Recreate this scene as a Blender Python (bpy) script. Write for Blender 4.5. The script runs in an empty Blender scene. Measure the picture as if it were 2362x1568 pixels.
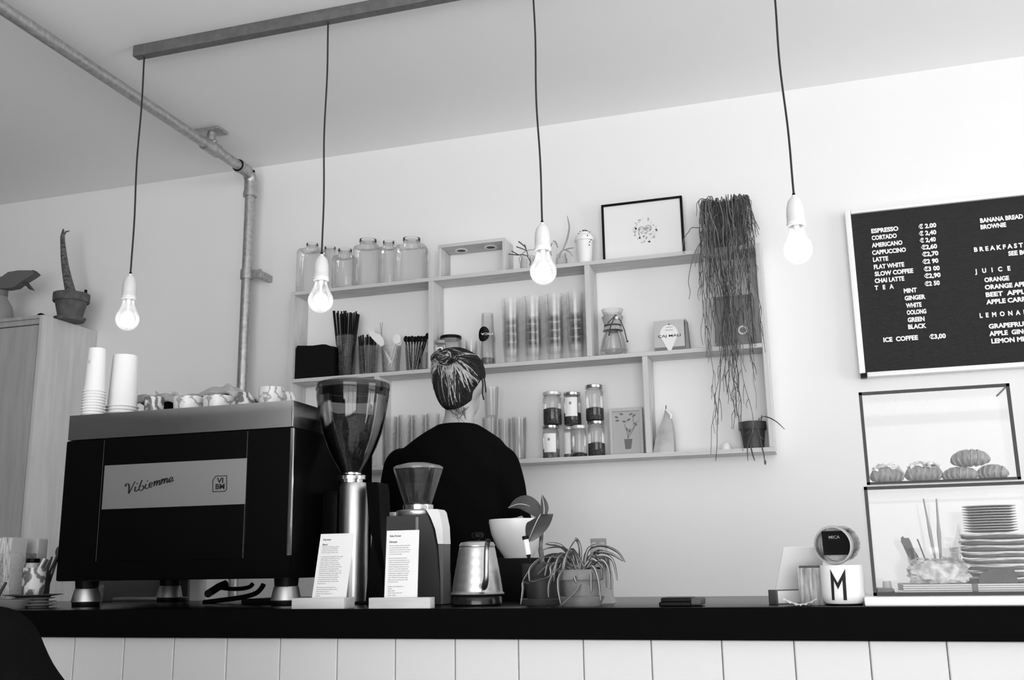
import bpy, bmesh, math, random
from mathutils import Vector, Matrix
random.seed(7)
C = bpy.context.scene.collection
SC = bpy.context.scene
PI = math.pi

# ------------------------------------------------------------------ camera
F_PX, YAW, PITCH, ROLL = 2336.416, math.radians(17.0149), math.radians(12.6285), math.radians(-0.944582)
IW, IH = 2362, 1568
HC = 1.134                                   # eye height of the photographer (seated)
_f = Vector((-math.sin(YAW)*math.cos(PITCH), math.cos(YAW)*math.cos(PITCH), math.sin(PITCH)))
_r = Vector((math.cos(YAW), math.sin(YAW), 0)); _u = _r.cross(_f)
_c, _s = math.cos(ROLL), math.sin(ROLL)
CR, CU, CF = _c*_r + _s*_u, -_s*_r + _c*_u, _f
cd = bpy.data.cameras.new('camera'); cam = bpy.data.objects.new('camera', cd); C.objects.link(cam)
cd.sensor_width = 36; cd.sensor_fit = 'HORIZONTAL'; cd.lens = F_PX*36/IW; cd.clip_start = 0.02
M4 = Matrix((CR, CU, -CF)).transposed().to_4x4(); M4.translation = Vector((0, 0, HC))
cam.matrix_world = M4
SC.camera = cam

def at(px, py, Y):
    """world point on the vertical plane at distance Y that the photo shows at pixel (px,py)"""
    v = CR*((px-IW/2)/F_PX) - CU*((py-IH/2)/F_PX) + CF
    s = Y/v.y
    return Vector((v.x*s, Y, v.z*s + HC))

# ------------------------------------------------------------------ light
SC.view_settings.view_transform = 'Standard'; SC.view_settings.look = 'None'
SC.view_settings.gamma = 1; SC.view_settings.use_curve_mapping = False
SC.view_settings.exposure = 0.0
W = bpy.data.worlds.new('overcast_sky'); SC.world = W; W.use_nodes = True
_n = W.node_tree.nodes; _l = W.node_tree.links   # street half below the horizon brightened to lift the ceiling; overcast sky above
_tc = _n.new('ShaderNodeTexCoord'); _sx = _n.new('ShaderNodeSeparateXYZ'); _rp = _n.new('ShaderNodeValToRGB')
_l.new(_tc.outputs['Generated'], _sx.inputs[0]); _mr = _n.new('ShaderNodeMapRange'); _l.new(_sx.outputs['Z'], _mr.inputs[0])
_mr.inputs[1].default_value = -1; _mr.inputs[2].default_value = 1; _l.new(_mr.outputs[0], _rp.inputs[0])
_rp.color_ramp.elements[0].position = .47; _rp.color_ramp.elements[0].color = (1, 1, 1, 1)
_rp.color_ramp.elements[1].position = .52; _rp.color_ramp.elements[1].color = (.70, .70, .70, 1)
_l.new(_rp.outputs[0], _n['Background'].inputs[0]); _n['Background'].inputs[1].default_value = 8.7
SC.cycles.max_bounces = 9; SC.cycles.diffuse_bounces = 5; SC.cycles.glossy_bounces = 4
SC.cycles.transparent_max_bounces = 24; SC.cycles.transmission_bounces = 6
SC.cycles.caustics_reflective = False; SC.cycles.caustics_refractive = False
SC.cycles.sample_clamp_indirect = 6
RX0, RX1, RY0, RY1, RZ = -4.6, 2.9, -2.4, 3.7, 2.88
# window openings: (wall, from, to, sill, head)
WINS = [('right', 1.3, 3.05, 0.05, 2.5), ('front', -1.5, 2.6, 0.12, 2.76)]
for w in WINS:                               # sky portals at the window openings
    ld = bpy.data.lights.new('daylight', 'AREA'); lo = bpy.data.objects.new('daylight', ld); C.objects.link(lo)
    ld.shape = 'RECTANGLE'; ld.size = w[2]-w[1]; ld.size_y = w[4]-w[3]; ld.cycles.is_portal = True
    mz = (w[3]+w[4])/2; mm = (w[1]+w[2])/2
    if w[0] == 'right': lo.location = (RX1+.05, mm, mz); lo.rotation_euler = (PI/2, 0, PI/2)
    else: lo.location = (mm, RY0-.05, mz); lo.rotation_euler = (PI/2, 0, PI)
    if w[0] == 'right': lo.matrix_world = Matrix(((0,0,1,RX1+.05),(1,0,0,mm),(0,1,0,mz),(0,0,0,1)))
    else: lo.matrix_world = Matrix(((1,0,0,mm),(0,0,-1,RY0-.05),(0,1,0,mz),(0,0,0,1)))

# ------------------------------------------------------------------ materials (the photograph is black and white)
MATS = {}
def mat(name, v, rough=.5, metal=0, spec=.5, noise=None, bump=None, stretch=(1,1,1), coat=0):
    if name in MATS: return MATS[name]
    m = bpy.data.materials.new(name); m.use_nodes = True; MATS[name] = m
    nt = m.node_tree; b = nt.nodes['Principled BSDF']
    b.inputs['Base Color'].default_value = (v, v, v, 1); b.inputs['Roughness'].default_value = rough
    b.inputs['Metallic'].default_value = metal; b.inputs['Specular IOR Level'].default_value = spec
    b.inputs['Coat Weight'].default_value = coat
    if noise or bump:
        tc = nt.nodes.new('ShaderNodeTexCoord'); mp = nt.nodes.new('ShaderNodeMapping')
        nt.links.new(tc.outputs['Object'], mp.inputs[0]); mp.inputs['Scale'].default_value = stretch
    if noise:                                # (scale, v low, v high)
        n = nt.nodes.new('ShaderNodeTexNoise'); n.inputs['Scale'].default_value = noise[0]; n.inputs['Detail'].default_value = 5
        nt.links.new(mp.outputs[0], n.inputs['Vector'])
        r = nt.nodes.new('ShaderNodeValToRGB'); nt.links.new(n.outputs['Fac'], r.inputs[0])
        a, z = noise[1], noise[2]; r.color_ramp.elements[0].position = .32; r.color_ramp.elements[1].position = .68
        r.color_ramp.elements[0].color = (a, a, a, 1); r.color_ramp.elements[1].color = (z, z, z, 1)
        nt.links.new(r.outputs[0], b.inputs['Base Color'])
    if bump:
        n2 = nt.nodes.new('ShaderNodeTexNoise'); n2.inputs['Scale'].default_value = bump[0]; n2.inputs['Detail'].default_value = 4
        nt.links.new(mp.outputs[0], n2.inputs['Vector'])
        bp = nt.nodes.new('ShaderNodeBump'); bp.inputs['Strength'].default_value = bump[1]; bp.inputs['Distance'].default_value = .004
        nt.links.new(n2.outputs['Fac'], bp.inputs['Height']); nt.links.new(bp.outputs[0], b.inputs['Normal'])
    return m

def wave_mat(name, a, z, scale, axis, dist=0, rough=.6, detail=2, bump=0, band=(.3,.7)):
    if name in MATS: return MATS[name]
    m = mat(name, a, rough); nt = m.node_tree; b = nt.nodes['Principled BSDF']
    tc = nt.nodes.new('ShaderNodeTexCoord'); w = nt.nodes.new('ShaderNodeTexWave')
    w.wave_type = 'BANDS'; w.bands_direction = axis; w.inputs['Scale'].default_value = scale
    w.inputs['Distortion'].default_value = dist; w.inputs['Detail'].default_value = detail
    nt.links.new(tc.outputs['Object'], w.inputs[0])
    r = nt.nodes.new('ShaderNodeValToRGB'); r.color_ramp.elements[0].position, r.color_ramp.elements[1].position = band
    r.color_ramp.elements[0].color = (a,a,a,1); r.color_ramp.elements[1].color = (z,z,z,1)
    nt.links.new(w.outputs['Fac'], r.inputs[0]); nt.links.new(r.outputs[0], b.inputs['Base Color'])
    if bump:
        bp = nt.nodes.new('ShaderNodeBump'); bp.inputs['Strength'].default_value = bump; bp.inputs['Distance'].default_value = .003
        nt.links.new(w.outputs['Fac'], bp.inputs['Height']); nt.links.new(bp.outputs[0], b.inputs['Normal'])
    return m

def glass(name, t=.95, edge=.6, gloss=1.0, rough=.03, bump=None, body=0, bodyv=.8):
    """thin clear glass: more absorbing where the light crosses it at a grazing angle, Fresnel reflection on top"""
    if name in MATS: return MATS[name]
    m = bpy.data.materials.new(name); m.use_nodes = True; MATS[name] = m
    nt = m.node_tree; nt.nodes.clear(); N = nt.nodes.new; L = nt.links.new
    out = N('ShaderNodeOutputMaterial'); tr = N('ShaderNodeBsdfTransparent'); gl = N('ShaderNodeBsdfGlossy'); mx = N('ShaderNodeMixShader')
    lw = N('ShaderNodeLayerWeight'); lw.inputs['Blend'].default_value = .35
    rp = N('ShaderNodeValToRGB'); rp.color_ramp.elements[0].color = (t,t,t,1); rp.color_ramp.elements[1].color = (edge,edge,edge,1)
    rp.color_ramp.elements[0].position = .25
    L(lw.outputs['Facing'], rp.inputs[0]); L(rp.outputs[0], tr.inputs[0])
    fr = N('ShaderNodeFresnel'); fr.inputs[0].default_value = 1.45
    mu = N('ShaderNodeMath'); mu.operation = 'MULTIPLY'; mu.inputs[1].default_value = gloss; L(fr.outputs[0], mu.inputs[0])
    gl.inputs['Roughness'].default_value = rough; gl.inputs[0].default_value = (1,1,1,1)
    if bump:
        tc = N('ShaderNodeTexCoord'); n = N('ShaderNodeTexNoise'); n.inputs['Scale'].default_value = bump[0]
        L(tc.outputs['Object'], n.inputs['Vector']); bp = N('ShaderNodeBump'); bp.inputs['Strength'].default_value = bump[1]
        bp.inputs['Distance'].default_value = .004; L(n.outputs['Fac'], bp.inputs['Height'])
        L(bp.outputs[0], gl.inputs['Normal']); L(bp.outputs[0], fr.inputs['Normal']); L(bp.outputs[0], lw.inputs['Normal'])
    src = tr
    if body:
        df = N('ShaderNodeBsdfDiffuse'); df.inputs[0].default_value = (bodyv,bodyv,bodyv,1); m2 = N('ShaderNodeMixShader')
        m2.inputs[0].default_value = body; L(tr.outputs[0], m2.inputs[1]); L(df.outputs[0], m2.inputs[2]); src = m2
    L(mu.outputs[0], mx.inputs[0]); L(src.outputs[0], mx.inputs[1]); L(gl.outputs[0], mx.inputs[2]); L(mx.outputs[0], out.inputs[0])
    return m

def emit(name, s, mixv=None):
    m = bpy.data.materials.new(name); m.use_nodes = True; nt = m.node_tree; b = nt.nodes['Principled BSDF']
    b.inputs['Emission Color'].default_value = (1,1,1,1); b.inputs['Emission Strength'].default_value = s
    b.inputs['Base Color'].default_value = (.8,.8,.8,1)
    return m

# ------------------------------------------------------------------ mesh building
class MB:
    def __init__(self): self.v = []; self.f = []
    def add(self, vs, fs, T=None):
        n = len(self.v)
        self.v += [(T @ Vector(p)) if T is not None else Vector(p) for p in vs]
        self.f += [tuple(i+n for i in f) for f in fs]; return self
    def box(self, x0, x1, y0, y1, z0, z1, bev=0, T=None, seg=2):
        if bev <= 0:
            vs = [(x,y,z) for x in (x0,x1) for y in (y0,y1) for z in (z0,z1)]
            return self.add(vs, [(0,1,3,2),(4,6,7,5),(0,4,5,1),(2,3,7,6),(0,2,6,4),(1,5,7,3)], T)
        bm = bmesh.new(); bmesh.ops.create_cube(bm, size=1)
        for q in bm.verts: q.co = Vector(((x0+x1)/2+q.co.x*(x1-x0), (y0+y1)/2+q.co.y*(y1-y0), (z0+z1)/2+q.co.z*(z1-z0)))
        bmesh.ops.bevel(bm, geom=bm.edges[:], offset=bev, segments=seg, affect='EDGES', profile=.6)
        self.bm(bm, T); return self
    def bm(self, bm, T=None):
        bm.verts.index_update(); self.add([q.co.copy() for q in bm.verts], [tuple(q.index for q in f.verts) for f in bm.faces], T); bm.free()
    def lathe(self, prof, c=(0,0,0), n=28, T=None, fn=None):
        """prof = [(r,z)...]; fn(angle, r, z) may bend the radius"""
        vs = []; fs = []; rings = []
        for r, z in prof:
            if r <= 1e-7: rings.append([len(vs)]); vs.append((c[0], c[1], c[2]+z))
            else:
                ring = []
                for k in range(n):
                    a = 2*PI*k/n; rr = fn(a, r, z) if fn else r
                    ring.append(len(vs)); vs.append((c[0]+rr*math.cos(a), c[1]+rr*math.sin(a), c[2]+z))
                rings.append(ring)
        for A, B in zip(rings, rings[1:]):
            if len(A) == 1 and len(B) == 1: continue
            for k in range(n):
                k2 = (k+1) % n
                if len(A) == 1: fs.append((A[0], B[k2], B[k]))
                elif len(B) == 1: fs.append((A[k], A[k2], B[0]))
                else: fs.append((A[k], A[k2], B[k2], B[k]))
        return self.add(vs, fs, T)
    def tube(self, pts, r, n=8, T=None, cap=True, sq=1.0):
        pts = [Vector(p) for p in pts]; R = r if isinstance(r, (list, tuple)) else [r]*len(pts)
        vs = []; fs = []; up = None; m = len(pts)
        for i, p in enumerate(pts):
            d = (pts[min(i+1,m-1)]-pts[max(i-1,0)])
            d = d.normalized() if d.length > 1e-9 else Vector((0,0,1))
            if up is None:
                up = Vector((0,0,1)) if abs(d.z) < .9 else Vector((1,0,0))
            a = d.cross(up)
            if a.length < 1e-6: a = d.orthogonal()
            a.normalize(); b = a.cross(d).normalized(); up = b
            for k in range(n):
                t = 2*PI*k/n; vs.append(p + a*math.cos(t)*R[i] + b*math.sin(t)*R[i]*sq)
        for i in range(m-1):
            for k in range(n):
                k2 = (k+1) % n; fs.append((i*n+k, i*n+k2, (i+1)*n+k2, (i+1)*n+k))
        if cap: fs.append(tuple(range(n-1,-1,-1))); fs.append(tuple((m-1)*n+k for k in range(n)))
        return self.add(vs, fs, T)
    def ball(self, c, rx, ry=None, rz=None, nu=16, nv=10, T=None, fn=None):
        ry = rx if ry is None else ry; rz = rx if rz is None else rz; vs = []; fs = []
        for j in range(nv+1):
            th = PI*j/nv
            for i in range(nu):
                ph = 2*PI*i/nu; d = Vector((math.sin(th)*math.cos(ph), math.sin(th)*math.sin(ph), math.cos(th)))
                k = fn(d) if fn else 1
                vs.append((c[0]+d.x*rx*k, c[1]+d.y*ry*k, c[2]+d.z*rz*k))
        for j in range(nv):
            for i in range(nu):
                i2 = (i+1) % nu; fs.append((j*nu+i, (j+1)*nu+i, (j+1)*nu+i2, j*nu+i2))
        bm = bmesh.new(); vv = [bm.verts.new(p) for p in vs]
        for f in fs: bm.faces.new([vv[k] for k in f])
        bmesh.ops.remove_doubles(bm, verts=bm.verts[:], dist=1e-7)
        self.bm(bm, T); return self
    def extr(self, poly, y0, y1, T=None):
        """poly in (x,z), pushed from y0 to y1"""
        n = len(poly); vs = [(p[0], y0, p[1]) for p in poly]+[(p[0], y1, p[1]) for p in poly]
        fs = [tuple(range(n)), tuple(range(2*n-1, n-1, -1))]+[(i, i+n, (i+1) % n+n, (i+1) % n) for i in range(n)]
        return self.add(vs, fs, T)
    def loft(self, rings, T=None, cap=True):
        n = len(rings[0]); vs = [p for r in rings for p in r]; fs = []
        for i in range(len(rings)-1):
            for k in range(n):
                k2 = (k+1) % n; fs.append((i*n+k, i*n+k2, (i+1)*n+k2, (i+1)*n+k))
        if cap: fs.append(tuple(range(n-1,-1,-1))); fs.append(tuple((len(rings)-1)*n+k for k in range(n)))
        return self.add(vs, fs, T)
    def sheet(self, fn, nu, nv, th=.001, T=None):
        """fn(u,v)->point, given a thickness th along +normal (both sides closed)"""
        g = [[Vector(fn(i/nu, j/nv)) for j in range(nv+1)] for i in range(nu+1)]
        nr = [[None]*(nv+1) for _ in range(nu+1)]
        for i in range(nu+1):
            for j in range(nv+1):
                a = g[min(i+1,nu)][j]-g[max(i-1,0)][j]; b = g[i][min(j+1,nv)]-g[i][max(j-1,0)]
                q = a.cross(b); nr[i][j] = q.normalized() if q.length > 1e-12 else Vector((0,0,1))
        vs = [g[i][j]+nr[i][j]*th/2 for i in range(nu+1) for j in range(nv+1)]+[g[i][j]-nr[i][j]*th/2 for i in range(nu+1) for j in range(nv+1)]
        K = (nu+1)*(nv+1); I = lambda i, j: i*(nv+1)+j; fs = []
        for i in range(nu):
            for j in range(nv):
                fs.append((I(i,j), I(i+1,j), I(i+1,j+1), I(i,j+1))); fs.append((K+I(i,j), K+I(i,j+1), K+I(i+1,j+1), K+I(i+1,j)))
        for i in range(nu):
            fs.append((I(i,0), K+I(i,0), K+I(i+1,0), I(i+1,0))); fs.append((I(i,nv), I(i+1,nv), K+I(i+1,nv), K+I(i,nv)))
        for j in range(nv):
            fs.append((I(0,j), I(0,j+1), K+I(0,j+1), K+I(0,j))); fs.append((I(nu,j), K+I(nu,j), K+I(nu,j+1), I(nu,j+1)))
        return self.add(vs, fs, T)
    def leaf(self, pts, widths, side, fold=.25):
        """a folded blade along pts; side = vector across the blade"""
        vs = []; fs = []; m = len(pts)
        for i in range(m):
            p = Vector(pts[i]); d = (Vector(pts[min(i+1,m-1)])-Vector(pts[max(i-1,0)])).normalized()
            s = Vector(side); s = (s-d*s.dot(d)); s = s.normalized() if s.length > 1e-5 else d.orthogonal().normalized()
            nrm = s.cross(d); w = widths[i]
            vs += [p-s*w+nrm*w*fold, p-nrm*w*.1, p+s*w+nrm*w*fold, p+nrm*(w*.1+.0004)]
        for i in range(m-1):
            for k in range(4):
                k2 = (k+1) % 4; fs.append((i*4+k, i*4+k2, (i+1)*4+k2, (i+1)*4+k))
        fs.append((3,2,1,0)); fs.append(tuple((m-1)*4+k for k in range(4)))
        return self.add(vs, fs)
    def text(self, s, o, h, right=(1,0,0), up=(0,0,1), width=None, bold=0, th=.0005, space=1.0, res=3, shear=0, align='L'):
        """raised lettering: o = left end of the base line, h = height of a capital"""
        cu = bpy.data.curves.new('t', 'FONT'); cu.body = s; cu.size = 1; cu.offset = bold; cu.space_character = space
        cu.resolution_u = res; cu.shear = shear
        ob = bpy.data.objects.new('t', cu); C.objects.link(ob); dg = bpy.context.evaluated_depsgraph_get(); dg.update()
        me = bpy.data.meshes.new_from_object(ob.evaluated_get(dg)); vs = [q.co.copy() for q in me.vertices]; fs = [tuple(p.vertices) for p in me.polygons]
        bpy.data.objects.remove(ob); bpy.data.curves.remove(cu); bpy.data.meshes.remove(me)
        if not vs: return self
        xs = [p.x for p in vs]; x0, x1 = min(xs), max(xs); k = h/.729; kx = k if width is None else width/(x1-x0)
        R = Vector(right).normalized(); U = Vector(up).normalized(); Nn = R.cross(U); o = Vector(o)
        n = len(vs); a = [o+R*((p.x-x0)*kx)+U*(p.y*k)+Nn*th for p in vs]
        self.add(a, fs); return self
    def center(self):
        xs = [p.x for p in self.v]; ys = [p.y for p in self.v]; zs = [p.z for p in self.v]
        return Vector(((min(xs)+max(xs))/2, (min(ys)+max(ys))/2, min(zs)))
    def build(self, name, m, parent=None, label=None, smooth=True, ang=38, kind=None):
        root = parent
        while root is not None and root.parent is not None: root = root.parent
        me = bpy.data.meshes.new(name)
        if root is None: org = Matrix.Translation(self.center())
        else: org = root.matrix_basis.copy()
        inv = org.inverted()
        me.from_pydata([inv @ p for p in self.v], [], self.f); me.update()
        b = bmesh.new(); b.from_mesh(me); bmesh.ops.recalc_face_normals(b, faces=b.faces[:]); b.to_mesh(me); b.free()
        if smooth:
            me.shade_smooth(); me.set_sharp_from_angle(angle=math.radians(ang))
        me.materials.append(m)
        o = bpy.data.objects.new(name, me); C.objects.link(o)
        if parent is not None: o.parent = parent
        else: o.matrix_basis = org
        if label: o['label'] = label
        if kind: o['kind'] = kind
        return o

def thing(name, label, cat, loc, group=None, rz=0):
    o = bpy.data.objects.new(name, None); C.objects.link(o); o.empty_display_size = .05
    o.location = loc; o.rotation_euler = (0, 0, rz)
    o.matrix_basis = Matrix.Translation(Vector(loc)) @ Matrix.Rotation(rz, 4, 'Z')
    o['label'] = label; o['category'] = cat
    if group: o['group'] = group
    return o
def tag(o, label, cat, group=None):
    o['label'] = label; o['category'] = cat
    if group: o['group'] = group
    return o
def struct(name, mb, m, parent=None, **k):
    o = mb.build(name, m, parent, **k)
    if parent is None: o['kind'] = 'structure'
    return o
def dup(o, loc, label=None, group=None, rz=None, scale=None):
    def cp(a, par):
        c = a.copy(); C.objects.link(c); c.parent = par
        for ch in list(a.children): cp(ch, c)
        return c
    kids = list(o.children); r = o.copy(); C.objects.link(r)
    for ch in kids: cp(ch, r)
    r.location = loc
    if rz is not None: r.rotation_euler = (0, 0, rz)
    if scale: r.scale = scale
    if label: r['label'] = label
    if group: r['group'] = group
    return r
def rc(xl, xr, py, Y):
    """centre x and radius of an upright round thing whose outline runs from xl to xr"""
    a, b = at(xl, py, Y), at(xr, py, Y); c = (a+b)/2
    return c.x, (b.x-a.x)/2/math.sqrt(1+(c.x/Y)**2)
ORD = ['lowest', 'second from the bottom', 'third from the bottom', 'fourth from the bottom', 'fifth from the bottom', 'sixth from the bottom',
       'seventh from the bottom', 'eighth from the bottom', 'ninth from the bottom', 'tenth from the bottom', 'eleventh from the bottom',
       'twelfth from the bottom', 'thirteenth from the bottom', 'fourteenth from the bottom', 'fifteenth from the bottom', 'sixteenth from the bottom']

# ------------------------------------------------------------------ shared materials
m_wall = mat('white_painted_wall', .79, .85, spec=.2, bump=(60, .05))
m_ceil = mat('white_painted_ceiling', .90, .9, spec=.2, bump=(50, .05))
m_floor = mat('pale_floor', .72, .5, noise=(3, .66, .78))
m_black = mat('black_satin', .004, .45, spec=.12)
m_blackm = mat('black_matte', .006, .85, spec=.1)
m_top = mat('black_worktop', .003, .25, spec=.12)
m_white = mat('white_enamel', .82, .3)
m_paint = mat('white_painted_boards', .60, .55, spec=.3, bump=(35, .05))
m_chrome = mat('polished_steel', .62, .16, metal=1)
m_steel = mat('brushed_steel', .55, .34, metal=1, bump=(300, .05), stretch=(1, 1, .02))
m_galv = mat('galvanised_steel', .42, .45, metal=.8, noise=(60, .34, .5))
m_terra = mat('terracotta', .10, .85, spec=.2, noise=(30, .075, .125))
m_terral = mat('terracotta_pale', .30, .85, spec=.2, noise=(30, .15, .23))
m_dpot = mat('dark_pot', .045, .6, noise=(20, .035, .06))
m_soil = mat('soil', .03, .95, bump=(120, 1))
m_paper = mat('white_paper', .80, .8, spec=.2)
m_cup = mat('white_paper_cup', .80, .6, spec=.25)
m_porc = mat('porcelain', .70, .35)
m_wood = mat('pale_wood', .55, .6, noise=(9, .50, .60), stretch=(1, 1, 9))
m_woodx = mat('pale_wood_lengthwise', .55, .6, noise=(9, .48, .60), stretch=(.6, 6, 9))
m_ink = mat('black_ink', .02, .7, spec=.1)
m_marble = wave_mat('marbled_ceramic', .13, .62, 9, 'DIAGONAL', dist=26, rough=.35, detail=5, band=(.25, .7))
m_marblel = wave_mat('pale_marbled_ceramic', .30, .70, 8, 'DIAGONAL', dist=30, rough=.35, detail=5, band=(.0, .30))
m_glass = glass('clear_glass', .988, .72, gloss=.6)
m_glassp = glass('patterned_glass', .968, .60, bump=(150, 1.0), gloss=.75, rough=.06)
m_plastic = glass('clear_plastic', .995, .94, gloss=.35, rough=.15)
m_pane = glass('case_glass', .996, .96, gloss=.3)
m_smoke = glass('smoked_plastic', .74, .30, gloss=.8, rough=.05)
m_smoke2 = glass('lightly_smoked_plastic', .66, .35, gloss=.8, rough=.06, body=.04, bodyv=.3)
m_bean = mat('roasted_beans', .025, .55, noise=(180, .012, .06), bump=(180, 1))
m_leaf = mat('dark_leaf', .035, .4, noise=(25, .025, .05))
m_leafm = mat('green_leaf', .10, .5, noise=(40, .06, .15))
# ================================================================== the room
m_mid = mat('dimmed_front_wall', .40, .85, spec=.2)  # unseen front wall, greyed to cut the stray light in the room
m_dim = mat('darkened_left_wall', .14, .85, spec=.2)  # unseen left wall, darkened to dim the left of the room
def wall_with_hole(name, side, lo, hi):
    m = MB(); T = .12
    ws = [w for w in WINS if w[0] == side]
    for seg in ([(lo, hi, 0, RZ)] if not ws else
                [(lo, ws[0][1], 0, RZ), (ws[0][2], hi, 0, RZ), (ws[0][1], ws[0][2], 0, ws[0][3]), (ws[0][1], ws[0][2], ws[0][4], RZ)]):
        a, b, z0, z1 = seg
        if side == 'right': m.box(RX1, RX1+T, a, b, z0, z1)
        elif side == 'left': m.box(RX0-T, RX0, a, b, z0, z1)
        elif side == 'front': m.box(a, b, RY0-T, RY0, z0, z1)
        else: m.box(a, b, RY1, RY1+T, z0, z1)
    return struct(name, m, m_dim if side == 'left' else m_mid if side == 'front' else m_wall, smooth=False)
wall_with_hole('wall_right', 'right', RY0, RY1); wall_with_hole('wall_left', 'left', RY0, RY1)
wall_with_hole('wall_front', 'front', RX0-.12, RX1+.12); wall_with_hole('wall_back', 'back', RX0-.12, RX1+.12)
struct('floor', MB().box(RX0-.12, RX1+.12, RY0-.12, RY1+.12, -.1, 0), m_floor, smooth=False)
struct('ceiling', MB().box(RX0-.12, RX1+.12, RY0-.12, RY1+.12, RZ, RZ+.1), m_ceil, smooth=False)
m_frame = mat('white_window_frame', .7, .4)
m_winglass = glass('window_glass', .97, .8, gloss=.5)
for i, (side, a, b, z0, z1) in enumerate(WINS):
    m = MB(); p = MB(); bars = [a, a+(b-a)/3, a+(b-a)*2/3, b]
    def bx(mm, u0, u1, z_0, z_1, d0, d1):
        if side == 'right': mm.box(RX1+d0, RX1+d1, u0, u1, z_0, z_1)
        else: mm.box(u0, u1, RY0-d1, RY0-d0, z_0, z_1)
    for u in bars: bx(m, max(u-.03, a), min(u+.03, b), z0, z1, .03, .09)
    for z in (z0, z1-.06, z0+(z1-z0)*.7): bx(m, a, b, z, z+.06, .03, .09)
    bx(p, a, b, z0, z1, .055, .061)
    w = struct('window_%d' % (i+1), m, m_frame, smooth=False); p.build('pane', m_winglass, w, smooth=False)

# ================================================================== the bar
CT = 1.05; YC = 2.09                         # counter top height, front edge
t = thing('countertop', 'long black worktop running the whole width of the bar', 'countertop', (-1, 2.45, .9875))
MB().box(-4.3, RX1-.02, YC+.003, 2.80, .9875, CT, bev=.001).build('slab', m_top, t)
MB().box(-4.3, RX1-.02, YC, YC+.0028, .9875, CT-.0004, bev=.001).build('front_edge', mat('matt_black_edging', .003, .8, spec=.02), t)
PLX = [at(x, 1500, YC+.015).x for x in (170,285,400,522,645,777,911,1049,1195,1345,1502,1665,1832,2006,2185)]
while PLX[0] > -4.2: PLX.insert(0, PLX[0]-.1385)
while PLX[-1] < RX1-.2: PLX.append(PLX[-1]+.1385)
m = MB()
for a, b in zip(PLX, PLX[1:]):
    m.box(a+.0008, b-.0008, YC+.015, YC+.035, .02, .9873, bev=.0022, seg=1)
m.box(PLX[0], PLX[-1], YC+.033, YC+.05, .02, .9873)
t = thing('bar_front', 'white vertical board cladding under the black worktop', 'counter', (-1, 2.4, 0))
m.build('cladding', m_paint, t, ang=20)
MB().box(PLX[0], PLX[-1], YC+.05, 2.74, .0, .9873).build('carcass', m_paint, t, smooth=False)  # unseen staff side made white to bounce light onto the lower wall

# ================================================================== pipe on ceiling and wall
PX, PYV, PZ = -2.268, 3.60, RZ-.072
t = thing('galvanised_pipe', 'grey galvanised pipe along the ceiling turning down the back wall', 'pipe', (PX, PYV, 0))
MB().tube([(PX, -1.6, PZ), (PX, 1, PZ), (PX, 3.54, PZ)], .0205, 20).build('ceiling_run', m_galv, t)
MB().tube([(PX, PYV, PZ-.05), (PX, PYV, 1.8), (PX, PYV, .02)], .0205, 20).build('wall_run', m_galv, t)
arc = [(PX, 3.50, PZ), (PX, 3.545, PZ)]+[(PX, PYV-.04+.04*math.sin(a), PZ-.04+.04*math.cos(a)) for a in [i*PI/12 for i in range(0, 7)]]+[(PX, PYV, PZ-.06), (PX, PYV, PZ-.10)]
m = MB().tube(arc, .026, 20)
m.tube([(PX, 3.50, PZ), (PX, 3.515, PZ)], .029, 20); m.tube([(PX, PYV, PZ-.105), (PX, PYV, PZ-.085)], .029, 20)
e = m.build('elbow', m_galv, t)
MB().lathe([(0,0),(.006,0),(.006,.004),(0,.004)], n=8, T=Matrix.Translation((PX+.025, 3.58, PZ))@Matrix.Rotation(PI/2, 4, 'Y')).build('set_screw', m_black, e)
YB = 3.30
m = MB().tube([(PX, YB-.045, PZ), (PX, YB+.045, PZ)], .027, 20).tube([(PX, YB, PZ+.02), (PX, YB, RZ-.012)], .017, 14)
m.tube([(PX, YB-.012, PZ), (PX+.03, YB-.012, PZ+.02)], .008, 8)
h = m.build('tee_fitting', m_galv, t)
MB().box(PX-.085, PX+.055, YB-.035, YB+.035, RZ-.012, RZ-.0005, bev=.003).build('ceiling_plate', m_galv, h)
q = at(600, 630, PYV)
m = MB().tube([(PX, PYV, q.z-.02), (PX, PYV, q.z+.02)], .026, 20)
m.box(PX, PX+.070, PYV-.004, PYV+.004, q.z-.018, q.z+.018, bev=.002).box(PX+.045, PX+.066, PYV, RY1-.0005, q.z-.014, q.z+.014, bev=.002)
m.build('wall_clamp', m_galv, t)

# ================================================================== lamp rail and pendants
m_rail = mat('grey_painted_batten', .12, .6, noise=(40, .10, .14))
t = thing('lamp_rail', 'long grey ceiling batten carrying the bulb cords', 'lamp rail', (0, 2.63, RZ))
MB().box(-2.127, 1.2, 2.620, 2.651, RZ-.040, RZ-.0005, bev=.0015).build('channel', m_rail, t)
MB().box(-2.125, 1.2, 2.6185, 2.6495, RZ-.0415, RZ-.0395).build('cover_strip', m_rail, t)
m_cord = mat('black_cord', .012, .7)
m_bulbg = glass('bulb_glass', .97, .8, gloss=.7); 
nt = m_bulbg.node_tree                       # the lit envelope glows faintly all over (frosted inside)
em = nt.nodes.new('ShaderNodeEmission'); em.inputs[1].default_value = .16; ad = nt.nodes.new('ShaderNodeAddShader')
outn = [n for n in nt.nodes if n.type == 'OUTPUT_MATERIAL'][0]; lk = outn.inputs[0].links[0].from_socket
nt.links.new(lk, ad.inputs[0]); nt.links.new(em.outputs[0], ad.inputs[1]); nt.links.new(ad.outputs[0], outn.inputs[0])
m_glow = emit('bulb_glow', 8.0)
YL = 2.636
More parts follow.
